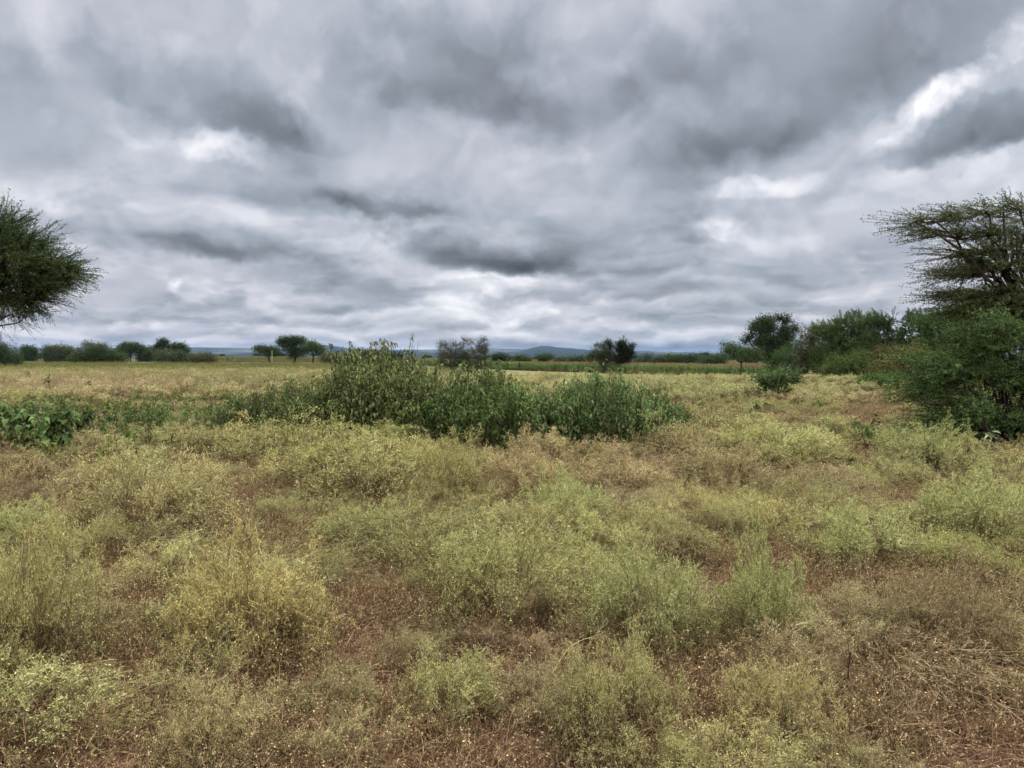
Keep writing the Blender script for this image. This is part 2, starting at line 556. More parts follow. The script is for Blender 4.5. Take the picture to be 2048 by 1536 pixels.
DEAD_SHADED = (.22, .145, .08)  # brown dead stems, darkened further to paint in shade low in the tufts
M = {}
M['tuft'] = veg_mat('wiry_weed', DEAD_SHADED, mode='tint', trans=.3, dry=.75)
M['tuft_obj'] = veg_mat('wiry_weed_single', DEAD_SHADED, mode='object', trans=.3, dry=.75)
M['litter'] = veg_mat('litter', (.26, .155, .085), mode='tint', trans=.1)
M['maize'] = veg_mat('maize_leaf', (.46, .33, .17), (.16, .32, .085), trans=.35, spec=.1, rough=.5)
M['maize_dull'] = veg_mat('ripening_maize', (.44, .33, .18), (.20, .24, .09), trans=.3, spec=.1)
M['weedleaf'] = veg_mat('weed_leaf', (.10, .10, .045), (.055, .11, .045), mode='object', trans=.35, spec=.08, rough=.7, dry=.35)
M['weedleaf_t'] = veg_mat('weed_leaf_field', (.12, .11, .05), mode='tint', trans=.35, spec=.08, rough=.7)
M['seed'] = veg_mat('seed_head', (.14, .15, .09), (.22, .24, .15), trans=.1)
M['bark'] = veg_mat('bark', (.055, .04, .032), (.09, .07, .055), trans=0, rough=.95)
M['palebark'] = veg_mat('pale_bark', (.10, .08, .065), (.15, .125, .10), trans=0, rough=.95)
M['leaf'] = veg_mat('tree_leaf', (.06, .05, .03), mode='object', trans=.3, var=.5, spec=.05)
M['stick'] = veg_mat('dead_stick', (.05, .03, .022), (.10, .07, .05), trans=0)


def ground_material():
    m, g = new_mat('soil_and_fields')
    geo = g.n('ShaderNodeNewGeometry').outputs['Position']
    n1 = g.noise(geo, .7, 6, .6); n2 = g.noise(geo, 9, 6, .65); n3 = g.noise(geo, 60, 4, .7)
    soil = g.ramp(g.m('ADD', g.m('MULTIPLY', n1, .5), g.m('MULTIPLY', n2, .5)),
                  [(.32, (.06, .030, .020)), (.5, (.12, .060, .040)), (.68, (.20, .11, .075))])
    soil = g.mix(g.mr(n3, .55, .72), soil, (.26, .17, .11))
    # the dry crop fields further out: tan thatch between green
    nf = g.noise(geo, .035, 5, .6); nf2 = g.noise(g.v('MULTIPLY', geo, (.15, .6, 1)), 1.0, 5, .65)
    field = g.ramp(g.m('ADD', g.m('MULTIPLY', nf, .5), g.m('MULTIPLY', nf2, .5)),
                   [(.36, (.15, .17, .05)), (.5, (.19, .19, .07)), (.62, (.23, .20, .10))])
    _, y, _z = g.sep(geo)
    near = g.mr(y, 22., 60., 0., 1.)
    col = g.mix(near, soil, field)
    # bush country seen far off
    nb = g.noise(geo, .012, 8, .7)
    bush = g.ramp(nb, [(.45, (.035, .050, .024)), (.56, (.06, .07, .033)), (.62, (.17, .15, .09))])
    col = g.mix(g.mr(y, 125., 230., 0., 1.), col, bush)
    bp = g.n('ShaderNodeBump'); bp.inputs['Strength'].default_value = .8; bp.inputs['Distance'].default_value = .03
    g.put(bp.inputs['Height'], g.m('ADD', n2, g.m('MULTIPLY', n3, .4)))
    finish(g, col, .95, bump=bp.outputs[0])
    return m


def grid_mesh(name, X, Y, Z, mat, smooth=True):
    ny, nx = X.shape
    idx = np.arange(nx * ny).reshape(ny, nx)
    Q = np.stack([idx[:-1, :-1], idx[:-1, 1:], idx[1:, 1:], idx[1:, :-1]], -1).reshape(-1, 4)
    mb = MB(); mb.add(np.stack([X, Y, Z], -1), Q=Q)
    o = mb.build(name, [mat], smooth=smooth)
    return tag(o, kind='structure')


def build_ground():
    # rows spread from behind the camera to beyond the hills, columns fan out with distance
    ys = np.concatenate([np.linspace(-400, -20, 8), np.linspace(-12, 1.5, 12), np.linspace(2, 12, 90), np.geomspace(12.3, 16000, 230)])
    u = np.linspace(-1, 1, 241)
    u = np.sign(u) * np.abs(u) ** 1.25
    half = np.where(ys > 12, ys * 1.35, 16.2)[:, None]
    half = np.maximum(half, np.where(ys < 0, np.abs(ys) + 16, 0)[:, None])
    X = u[None] * half
    Y = np.repeat(ys[:, None], len(u), 1)
    grid_mesh('ground', X, Y, tz(X, Y), ground_material())


build_ground()


def hill_mesh(name, prof, y0, y1, y2, mat, seed, base=-27.0, amp=4.0):
    """prof: photograph profile points (px, py) of the skyline; real ridge rising from y0 to y1, falling to y2"""
    px = np.array([p[0] for p in prof], float); py = np.array([p[1] - 2.2 for p in prof], float)
    xs = np.linspace(prof[0][0], prof[-1][0], 900)
    top = CAM_H + (708 - np.interp(xs, px, py)) / F_PX * y1
    t = np.concatenate([np.linspace(0, 1, 40), np.linspace(1.02, 1.6, 12)])
    X = np.repeat(((xs - 1024) / F_PX * y1)[None], len(t), 0)
    Y = np.where(t <= 1, y0 + (y1 - y0) * t, y1 + (t - 1) / .6 * (y2 - y1))[:, None] + np.zeros_like(X)
    prof_t = np.where(t <= 1, t ** 1.3, 1 - ((t - 1) / .6) ** 1.5)[:, None]
    rough = amp * (fbm(X * .004, Y * .004, seed, 5) - .5) * 2
    Z = base + (top[None] - base) * prof_t + rough * np.where(t[:, None] < 1, ss(t[:, None], 0, .5) * (1 - .8 * ss(t[:, None], .7, 1)), .2)
    return grid_mesh(name, X, Y, Z, mat)


def hill_material(name, dark, mid, pale, cut):
    m, g = new_mat(name)
    geo = g.n('ShaderNodeNewGeometry').outputs['Position']
    v = g.v('MULTIPLY', geo, (1, .25, 2.2))
    n = g.noise(v, .0035, 8, .72)
    n2 = g.noise(v, .03, 5, .7)
    c = g.ramp(g.m('ADD', g.m('MULTIPLY', n, .6), g.m('MULTIPLY', n2, .4)), [(cut - .12, dark), (cut, mid), (cut + .05, pale)])
    finish(g, c, 1.0, spec=0)
    return m


hmA = hill_material('bush_covered_hill', (.022, .030, .020), (.040, .048, .028), (.13, .125, .085), .53)
hmB = hill_material('wooded_hill', (.018, .026, .018), (.028, .036, .022), (.05, .056, .034), .60)
hill_mesh('hills', [(-900, 696), (-300, 697), (50, 694.5), (200, 696), (380, 694.5), (470, 696), (560, 697.5), (640, 698), (800, 699.5), (900, 699),
                    (985, 697.5), (1060, 699), (1170, 701.5), (1280, 701.5), (1330, 704), (1420, 706), (1520, 708), (1700, 709), (2100, 708), (3000, 707)],
          3600, 8200, 10500, hmA, 3)
hill_mesh('hills', [(-200, 711), (480, 710), (560, 704), (610, 696), (640, 689.5), (668, 692), (700, 697.5), (760, 701.5), (900, 706), (980, 707), (1040, 703), (1062, 696.5), (1082, 692),
                    (1098, 692), (1115, 695), (1150, 697.5), (1190, 701), (1260, 704.5), (1330, 708), (1500, 711), (2300, 712)],
          3200, 6200, 7600, hmB, 8)

# ------------------------------------------------------------------ plant shapes
def wiry_tuft(seed, h=.55, spread=.55, n=16, lod=0, lean=0.0, droop=.25, bits=1.0, thick=1.0):
    """much-branched thin weed; leafless wiry stems, tiny pale seed bits in the top"""
    rng = np.random.default_rng(seed)
    mb = MB()
    a = rng.uniform(0, 2 * PI, n)
    rr = np.sqrt(rng.uniform(0, 1, n))
    base = np.stack([np.cos(a) * rr * .07, np.sin(a) * rr * .07, np.full(n, -.03)], -1)
    tilt = rr * math.atan2(spread, h) * 1.05
    d = np.stack([np.cos(a) * np.sin(tilt) + lean, np.sin(a) * np.sin(tilt), np.cos(tilt)], -1)
    s0 = lines(base, d, h * rng.uniform(.75, 1.12, n), 7 if lod == 0 else 4, rng, .10, .02, droop)
    r = .0028 * thick
    K = s0.shape[1]
    tubes(mb, s0, rad(n, K, r, r * .5), cc(s0, np.linspace(.05, .75, K)[None], rng))
    m1 = (7, 5, 4)[lod]
    s1, _, _ = sprout(s0, m1, .25, .98, h * .45, .62, 4 if lod == 0 else 3, rng, .18, .10, .1, .45)
    K = s1.shape[1]
    tubes(mb, s1, rad(len(s1), K, r * .6, r * .35), cc(s1, np.linspace(.35, .85, K)[None], rng))
    m2 = (5, 4, 4)[lod]
    s2, _, _ = sprout(s1, m2, .3, 1., h * .22, .7, 3, rng, .25, .06, .0, .4)
    hz = np.clip((s2[:, :, 2] / h) * 1.5 - .15, .1, 1.0)
    tubes(mb, s2, rad(len(s2), 3, r * .42, r * .28), cc(s2, hz, rng))
    last = s2
    if lod == 0:
        s3, _, _ = sprout(s2, 3, .3, 1., h * .11, .8, 2, rng, .3, .05)
        hz = np.clip((s3[:, :, 2] / h) * 1.5 - .1, .1, 1.0)
        tubes(mb, s3, rad(len(s3), 2, r * .34, r * .25), cc(s3, hz, rng))
        last = s3
    nb = (3, 5, 5)[lod]
    p, tg, _ = along(last, nb, rng, .4, 1.)
    sz = np.array((.0095, .015, .029))[lod] * bits * thick ** .5
    p = p + rng.normal(size=p.shape) * sz * .8
    f = np.clip((p[:, 2] / h) * 1.6 - .1, .15, 1.0)
    C = np.stack([f, np.clip(rng.normal(.58, .15, len(p)), 0, 1), rng.uniform(0, 1, len(p))], -1)
    leaves(mb, p, tg + rng.normal(size=p.shape) * .9, rng.uniform(.7, 1.4, len(p)) * sz, sz * .6, rng, C)
    return mb


def dome_weed(seed, n=46, spread=1.0, h=.55, thick=1.0, dens=1.0):
    """round bushy weed: wiry stems radiating to a lumpy dome of fine pale sprigs, bare brown stems below with shade painted in"""
    rng = np.random.default_rng(seed)
    mb = MB()
    a = rng.uniform(0, 2 * PI, n)
    ct = rng.uniform(.22, 1.0, n)
    stt = np.sqrt(1 - ct * ct)
    base = np.stack([np.cos(a) * .05, np.sin(a) * .05, np.full(n, -.02)], -1)
    d = np.stack([np.cos(a) * stt * spread, np.sin(a) * stt * spread, ct + .25], -1)
    lump = .72 + .5 * vnoise(a * 1.3 + seed, ct * 4, seed)
    s0 = lines(base, d, h * .95 * lump * rng.uniform(.85, 1.1, n), 7, rng, .10, .03, .34)
    r = .0034 * thick
    tubes(mb, s0, rad(n, 7, r, r * .5), cc(s0, np.linspace(.0, .7, 7)[None], rng))
    s1, _, _ = sprout(s0, 7, .35, 1., h * .34, .6, 4, rng, .2, .08, .05, .35)
    tubes(mb, s1, rad(len(s1), 4, r * .55, r * .35), cc(s1, np.linspace(.35, .9, 4)[None], rng))
    s2, _, _ = sprout(s1, int(5 * dens), .25, 1., h * .19, .75, 3, rng, .28, .05, .0, .3)
    hz = np.clip((s2[:, :, 2] / h) * 1.6 + .05, .1, 1.0)
    tubes(mb, s2, rad(len(s2), 3, r * .42, r * .3), cc(s2, hz, rng, .45))
    s3, _, _ = sprout(s2, 2, .3, 1., h * .09, .9, 2, rng, .3)
    hz = np.clip((s3[:, :, 2] / h) * 1.6 + .05, .1, 1.0)
    tubes(mb, s3, rad(len(s3), 2, r * .42, r * .3), cc(s3, hz, rng, .45))
    p, tg, _ = along(s3, 3, rng, .3, 1.)
    p = p + rng.normal(size=p.shape) * .006
    rr = np.linalg.norm(p, axis=1) / h
    f = np.clip(rr * 1.5 - .1, .2, 1.0)
    C = np.stack([f, np.clip(rng.normal(.66, .15, len(p)), 0, 1), np.clip(vnoise(p[:, 0] * 14 + 9, p[:, 1] * 14 + p[:, 2] * 9, seed) + rng.normal(0, .12, len(p)), 0, 1)], -1)
    leaves(mb, p, tg + rng.normal(size=p.shape) * .9, rng.uniform(.6, 1.5, len(p)) * .0115 * thick ** .5, .0065 * thick ** .5, rng, C)
    return mb


def straw_patch(seed, size=.9, n=340, lod=0):
    """fallen stems, curled leaf scraps and short broken stubble lying on the soil"""
    rng = np.random.default_rng(seed)
    mb = MB()
    p = np.stack([rng.uniform(-.5, .5, n) * size, rng.uniform(-.5, .5, n) * size, rng.uniform(.0, .06, n)], -1)
    main = rng.uniform(0, 2 * PI)
    a = main + rng.normal(0, .9, n)
    d = np.stack([np.cos(a), np.sin(a), rng.uniform(-.05, .25, n)], -1)
    s = lines(p, d, rng.uniform(.05, .30, n), 5, rng, .32, 0, .22)
    s[:, :, 2] = np.maximum(s[:, :, 2], .004)
    r = (.0017, .004)[lod]
    tubes(mb, s, rad(n, 5, r, r * .6), cc(s, rng.uniform(.1, .9, (n, 1)), rng))
    m = n * 9
    q = np.stack([rng.uniform(-.55, .55, m) * size, rng.uniform(-.55, .55, m) * size, np.abs(rng.normal(0, .035, m))], -1)
    C = np.stack([rng.uniform(0, 1, m), rng.uniform(.05, .5, m), np.zeros(m)], -1)
    leaves(mb, q, rng.normal(size=(m, 3)), rng.uniform(.008, .022, m) * (1, 2)[lod], .0045 * (1, 2)[lod], rng, C)
    k = n // 3
    p = np.stack([rng.uniform(-.5, .5, k) * size, rng.uniform(-.5, .5, k) * size, np.zeros(k)], -1)
    s = lines(p, np.array([0, 0, 1.]) + rng.normal(size=(k, 3)) * .35, rng.uniform(.05, .28, k), 4, rng, .15)
    tubes(mb, s, rad(k, 4, r, r * .6), cc(s, rng.uniform(.0, .7, (k, 1)), rng))
    s1, _, _ = sprout(s, 4, .3, 1, .07, .7, 3, rng, .3)
    tubes(mb, s1, rad(len(s1), 3, r * .6, r * .4), cc(s1, .6, rng))
    p, tg, _ = along(s1, 3, rng, .3, 1.)
    leaves(mb, p, tg + rng.normal(size=p.shape), .010 * (1, 2)[lod], .006 * (1, 2)[lod], rng, np.stack([rng.uniform(.4, 1, len(p)), rng.uniform(.4, 1, len(p)), p[:, 0] * 0], -1))
    return mb


def lodged_bundle(seed, n=34):
    """fan of long weed stems fallen over to one side, side branches sticking up"""
    rng = np.random.default_rng(seed)
    mb = MB()
    a = rng.normal(0, .5, n)
    base = np.stack([rng.normal(0, .05, n), rng.normal(0, .05, n), rng.uniform(.01, .05, n)], -1)
    d = np.stack([np.cos(a), np.sin(a), rng.uniform(.15, .75, n)], -1)
    s = lines(base, d, rng.uniform(.4, .85, n), 9, rng, .07, 0, .16)
    s[:, :, 2] = np.maximum(s[:, :, 2], .01 + .02 * rng.uniform(size=(n, 1)))
    tubes(mb, s, rad(n, 9, .0024, .0014), cc(s, rng.uniform(.25, .8, (n, 1)), rng, .4))
    s1, _, _ = sprout(s, 6, .4, 1., .16, .6, 4, rng, .22, .1, .05)
    tubes(mb, s1, rad(len(s1), 4, .0018, .0012), cc(s1, .75, rng, .4))
    s2, _, _ = sprout(s1, 4, .3, 1., .07, .8, 3, rng, .3)
    tubes(mb, s2, rad(len(s2), 3, .0013, .001), cc(s2, .85, rng, .4))
    p, tg, _ = along(s2, 2, rng, .4, 1.)
    C = np.stack([rng.uniform(.6, 1, len(p)), np.clip(rng.normal(.65, .15, len(p)), 0, 1), rng.uniform(0, 1, len(p))], -1)
    leaves(mb, p, tg + rng.normal(size=p.shape) * .8, rng.uniform(.6, 1.4, len(p)) * .010, .006, rng, C)
    return mb


def heart_leaf(mb, P, D, L, W, rng, C, droop=.5, m=0):
    """broad pointed leaf, 2 x 3 quads folded along the midrib and drooping at the tip"""
    N = len(P)
    D = unit(D)
    side = unit(np.cross(D, np.array([0, 0, 1.]) + rng.normal(size=(N, 3)) * .15))
    up = unit(np.cross(side, D))
    L = np.broadcast_to(L, (N,))[:, None]; W = np.broadcast_to(W, (N,))[:, None]
    ts = np.array([0, .22, .6, 1.0]); ws = np.array([.12, .5, .42, .02])
    rows = []
    for t, w in zip(ts, ws):
        c = P + D * L * t * (1 - .25 * t * droop) - np.array([0, 0, 1.]) * L * droop * t * t
        rows.append(np.stack([c - side * W * w + up * W * w * .35, c, c + side * W * w + up * W * w * .35], 1))
    V = np.stack(rows, 1)          # N,4,3,3
    idx = np.arange(N * 12).reshape(N, 4, 3)
    Q = np.stack([idx[:, :-1, :-1], idx[:, :-1, 1:], idx[:, 1:, 1:], idx[:, 1:, :-1]], -1).reshape(-1, 4)
    mb.add(V.reshape(-1, 3), Q=Q, C=np.repeat(C, 12, 0), m=m)


def leafy_weed(seed, h=.8, spread=.3, n=3, per=9, L=.13, W=.10, droop=.7, branch=2):
    """upright weed with drooping heart-shaped leaves"""
    rng = np.random.default_rng(seed)
    mb = MB()
    a = rng.uniform(0, 2 * PI, n); rr = rng.uniform(0, 1, n)
    base = np.stack([np.cos(a) * rr * .1, np.sin(a) * rr * .1, np.full(n, -.02)], -1)
    d = np.stack([np.cos(a) * rr * spread, np.sin(a) * rr * spread, np.ones(n)], -1)
    s = lines(base, d, h * rng.uniform(.7, 1.1, n), 6, rng, .07, .05)
    tubes(mb, s, rad(n, 6, .006, .003), cc(s, .35, rng))
    st = [s]
    if branch:
        b, _, _ = sprout(s, branch, .3, .85, h * .4, .6, 4, rng, .12, .22)
        tubes(mb, b, rad(len(b), 4, .004, .002), cc(b, .4, rng)); st.append(b)
    for s_, k in zip(st, (per, max(3, per // 2))):
        p, tg, _ = along(s_, k, rng, .22, 1.)
        out = unit(np.cross(tg, unit(rng.normal(size=tg.shape))))
        p = p + out * .03
        C = np.stack([np.clip(rng.normal(.8, .2, len(p)), 0, 1), np.clip(rng.normal(.5, .22, len(p)), 0, 1), p[:, 0] * 0], -1)
        sc = rng.uniform(.55, 1.15, len(p))
        heart_leaf(mb, p, out + np.array([0, 0, .2]) + rng.normal(size=p.shape) * .2, L * sc, W * sc, rng, C, droop)
    return mb


def maize_plant(seed, h=1.75):
    rng = np.random.default_rng(seed)
    mb = MB()
    s = lines(np.array([[0, 0, -.02]]), np.array([[0, 0, 1.]]), h * .86, 6, rng, .02)
    C = cc(s, .7, rng); tubes(mb, s, rad(1, 6, .013, .006), C)
    nl = 11
    t = np.linspace(.15, .92, nl) * 5
    k = t.astype(int); f = (t - k)[:, None]
    p = s[0, k] * (1 - f) + s[0, np.minimum(k + 1, 5)] * f
    a = rng.uniform(0, PI) + np.arange(nl) * PI + rng.normal(0, .3, nl)
    out = np.stack([np.cos(a), np.sin(a), np.zeros(nl)], -1)
    side = np.stack([-np.sin(a), np.cos(a), np.zeros(nl)], -1)
    L = h * .42 * rng.uniform(.75, 1.1, nl)[:, None]
    rows = []
    for u, w, z in ((0, .5, 0), (.25, 1, .20), (.55, .9, .26), (.8, .6, .12), (1., .05, -.12)):
        c = p + out * L * u * .8 + np.array([0, 0, 1.]) * L * z * 1.4
        rows.append(np.stack([c - side * .042 * w, c + side * .042 * w], 1))
    V = np.stack(rows, 1)
    idx = np.arange(nl * 10).reshape(nl, 5, 2)
    Q = np.stack([idx[:, :-1, 0], idx[:, :-1, 1], idx[:, 1:, 1], idx[:, 1:, 0]], -1).reshape(-1, 4)
    col = np.stack([np.clip(.35 + t / 5 + rng.normal(0, .12, nl), 0, 1), rng.uniform(.3, .8, nl), t * 0], -1)
    mb.add(V.reshape(-1, 3), Q=Q, C=np.repeat(col, 10, 0))
    top = s[0, -1]
    tz_ = lines(np.repeat(top[None], 8, 0), np.array([0, 0, 1.]) + rng.normal(size=(8, 3)) * .45, h * .17, 4, rng, .1, 0, .1)
    tubes(mb, tz_, rad(8, 4, .02, .012), cc(tz_, .0, rng, .3))
    return mb


def field_stalks(seed, h=.7, n=9, lod=1):
    """thin upright dry crop stalks with a few narrow leaves"""
    rng = np.random.default_rng(seed)
    mb = MB()
    p = np.stack([rng.normal(0, .22, n), rng.normal(0, .22, n), np.zeros(n)], -1)
    s = lines(p, np.array([0, 0, 1.]) + rng.normal(size=(n, 3)) * .16, h * rng.uniform(.6, 1.15, n), 5, rng, .08, 0, .05)
    tubes(mb, s, rad(n, 5, .006, .003), cc(s, np.linspace(.3, 1, 5)[None], rng))
    b, _, _ = sprout(s, 6, .2, .95, h * .3, .6, 3, rng, .2, .05, .1)
    tubes(mb, b, rad(len(b), 3, .0035, .002), cc(b, .8, rng))
    q, tg, _ = along(b, 5, rng, .2, 1)
    C = np.stack([rng.uniform(.5, 1, len(q)), rng.uniform(.2, .9, len(q)), q[:, 0] * 0], -1)
    leaves(mb, q, tg + rng.normal(size=q.shape) * .6, .06, .02, rng, C)
    return mb


# ------------------------------------------------------------------ scattering one kind of ground cover as one object
def scatter(name, label, cat, protos, pts, rot, scl, tint=None, idx=None, kind='stuff', seed=0, mats=None):
    rng = np.random.default_rng(seed + 77)
    N = len(pts)
    me = bpy.data.meshes.new(name)
    me.vertices.add(N); me.vertices.foreach_set('co', np.asarray(pts, np.float32).ravel())
    me.update()
    def fa(nm, typ, arr, key='value'):
        a = me.attributes.new(nm, typ, 'POINT'); a.data.foreach_set(key, np.asarray(arr).ravel())
    fa('rot', 'FLOAT_VECTOR', np.asarray(rot, np.float32), 'vector')
    fa('scl', 'FLOAT_VECTOR', np.asarray(scl, np.float32) if np.ndim(scl) == 2 else np.repeat(np.asarray(scl, np.float32)[:, None], 3, 1), 'vector')
    if idx is None: idx = rng.integers(0, len(protos), N)
    fa('idx', 'INT', np.asarray(idx, np.int32))
    if tint is not None:
        fa('tint', 'FLOAT_COLOR', np.concatenate([tint, np.ones((N, 1))], 1).astype(np.float32), 'color')
    o = bpy.data.objects.new(name, me); COL.objects.link(o)
    ng = bpy.data.node_groups.new(name, 'GeometryNodeTree')
    ng.interface.new_socket('Geometry', in_out='INPUT', socket_type='NodeSocketGeometry')
    ng.interface.new_socket('Geometry', in_out='OUTPUT', socket_type='NodeSocketGeometry')
    n = ng.nodes
    gi, go = n.new('NodeGroupInput'), n.new('NodeGroupOutput')
    join = n.new('GeometryNodeJoinGeometry')
    for me_ in reversed(protos):           # join order: last linked comes first
        po = bpy.data.objects.new(name + '_shape', me_)
        oi = n.new('GeometryNodeObjectInfo'); oi.inputs['Object'].default_value = po
        oi.inputs['As Instance'].default_value = True
        ng.links.new(oi.outputs['Geometry'], join.inputs[0])
    iop = n.new('GeometryNodeInstanceOnPoints')
    iop.inputs['Pick Instance'].default_value = True
    def na(nm, dt):
        a = n.new('GeometryNodeInputNamedAttribute'); a.data_type = dt; a.inputs[0].default_value = nm; return a.outputs[0]
    ng.links.new(gi.outputs[0], iop.inputs['Points'])
    ng.links.new(join.outputs[0], iop.inputs['Instance'])
    ng.links.new(na('idx', 'INT'), iop.inputs['Instance Index'])
    e2r = n.new('FunctionNodeEulerToRotation'); ng.links.new(na('rot', 'FLOAT_VECTOR'), e2r.inputs[0])
    ng.links.new(e2r.outputs[0], iop.inputs['Rotation'])
    ng.links.new(na('scl', 'FLOAT_VECTOR'), iop.inputs['Scale'])
    ng.links.new(iop.outputs[0], go.inputs[0])
    md = o.modifiers.new('scatter', 'NODES'); md.node_group = ng
    return tag(o, label, cat, None, kind)


# ------------------------------------------------------------------ colours of the weeds across the land
YG = (.54, .58, .20); GR = (.42, .49, .17); TAN = (.62, .52, .29); OLV = (.54, .53, .22); RUST = (.48, .36, .19)
PALE = (.60, .53, .30); YEL = (.46, .49, .21); BRN = (.44, .34, .20); DGR = (.13, .21, .06)
TP = [  # photograph position, radii, colour, weight
    (1600, 870, 260, 55, YG, 1), (1960, 1020, 150, 90, YG, 1), (1720, 1090, 160, 60, YG, .9), (710, 885, 150, 45, YG, .9),
    (1120, 1010, 80, 60, YG, 1), (1290, 1210, 130, 110, GR, .6), (1030, 1110, 140, 80, YG, .7), (40, 1040, 110, 50, YG, 1),
    (500, 1180, 130, 70, YEL, .7), (300, 960, 160, 70, OLV, .9), (60, 1190, 140, 100, OLV, .7), (900, 900, 120, 60, OLV, .8),
    (740, 1060, 120, 60, YG, .7), (1500, 1420, 260, 100, OLV, .8), (1250, 1440, 200, 90, OLV, .9), (1550, 1130, 90, 60, GR, .7),
    (720, 1210, 160, 70, RUST, 1), (280, 1290, 140, 80, RUST, .7), (1900, 1250, 180, 120, RUST, .8), (1350, 920, 130, 50, BRN, .8),
    (1050, 930, 80, 40, TAN, 1), (1250, 970, 90, 50, TAN, .9), (150, 1450, 220, 90, RUST, .6), (900, 1490, 200, 60, BRN, .8),
    (90, 960, 140, 50, BRN, .8), (450, 1010, 120, 60, BRN, .6), (1400, 1130, 100, 60, BRN, .8), (1700, 1180, 160, 60, TAN, .8),
    (1950, 1450, 150, 100, TAN, .7), (1400, 775, 260, 22, YEL, 1), (1700, 775, 130, 22, YEL, 1), (1330, 860, 150, 30, OLV, .7),
    (180, 768, 330, 20, TAN, 1), (560, 765, 200, 22, YEL, .7), (200, 738, 400, 8, GR, .9), (1850, 860, 120, 40, GR, .8),
    (1640, 830, 160, 16, TAN, .8), (350, 870, 260, 50, OLV, .9), (1200, 760, 130, 18, YEL, .9), (650, 1400, 160, 80, OLV, .7),
    (880, 1350, 90, 40, YG, .9), (380, 1420, 120, 60, TAN, .7),
]


def tint_map(x, y, rng=None, jit=.12):
    x = np.asarray(x, float); y = np.asarray(y, float)
    px, py = to_px(x, y, tz(x, y) + .3)
    n = fbm(x * .55, y * .55, 21, 3)[:, None] + .12; n2 = fbm(x * 1.7, y * 1.7, 33, 3)[:, None]
    a, b, c = (np.array(v) for v in (TAN, OLV, BRN))
    col = a * (1 - ss(n, .35, .65)) + b * ss(n, .35, .65)
    col = col * (1 - ss(n2, .55, .8) * .4) + c * ss(n2, .55, .8) * .4
    for (cx, cy, rx, ry, cl, w) in TP:
        k = (w * np.exp(-(((px - cx) / rx) ** 2 + ((py - cy) / ry) ** 2) * 1.1))[:, None]
        k = k * ss(n2 + k, .45, .95)
        col = col * (1 - k) + np.array(cl) * k
    if rng is not None:
        col = col * (1 + rng.normal(0, jit, (len(x), 1))) * (1 + rng.normal(0, .03, (len(x), 3)))
    return np.clip(col, .02, .8)


BARE = [(720, 1215, 120, 45), (560, 1370, 60, 25), (330, 1300, 80, 40), (390, 1120, 80, 30), (1180, 1330, 70, 30), (1560, 1200, 90, 50), (1040, 985, 60, 22),
        (1640, 985, 60, 16), (130, 1385, 130, 45), (250, 1240, 90, 45), (640, 1100, 90, 30), (850, 1420, 90, 40), (480, 1010, 60, 22), (1420, 1180, 80, 35), (1870, 1400, 110, 50), (1780, 1190, 60, 25), (1150, 1440, 80, 30), (1970, 1330, 60, 40), (1750, 826, 75, 20), (920, 1040, 30, 15)]


def cover(x, y):
    px, py = to_px(x, y, tz(x, y))
    k = np.ones(len(px))
    for (cx, cy, rx, ry) in BARE:
        k *= 1 - np.exp(-(((px - cx) / rx) ** 2 + ((py - cy - ry * .3) / (ry * 1.5)) ** 2) * 1.0) * .97
    return k


def sample_band(rng, d0, d1, dens, over=1.12, extra=1.5, pw=1.0):
    """random points of the view wedge between forward distances d0..d1, dens per square metre"""
    k = 1024 / F_PX * over
    area = k * (d1 * d1 - d0 * d0) + 2 * extra * (d1 - d0)
    N = int(area * dens)
    y = np.sqrt(rng.uniform(d0 * d0, d1 * d1, N))
    x = rng.uniform(-1, 1, N) * (y * k + extra)
    return x, y

# ------------------------------------------------------------------ trees and bushes
def bez(a, b, c, K):
    t = np.linspace(0, 1, K)[None, :, None]
    return a[:, None] * (1 - t) ** 2 + 2 * b[:, None] * t * (1 - t) + c[:, None] * t * t


def link(nodes, noder, tg, K, rng, lift=.15, wob=.04, back=.0, centre=None):
    """join every target to its nearest node with a bent limb; returns lines and start radii"""
    d = np.linalg.norm(nodes[None] - tg[:, None], axis=-1)
    if centre is not None:      # prefer nodes nearer the middle: limbs run outward
        d = d + .35 * np.linalg.norm(nodes - centre, axis=-1)[None]
    j = d.argmin(1)
    a = nodes[j]
    ln = np.linalg.norm(tg - a, axis=-1, keepdims=True)
    mid = (a + tg) / 2 + np.array([0, 0, 1.]) * ln * lift + rng.normal(size=a.shape) * ln * .1
    P = bez(a, mid, tg, K)
    P[:, 1:-1] += rng.normal(size=P[:, 1:-1].shape) * ln[:, :, None] * wob
    return P, noder[j]


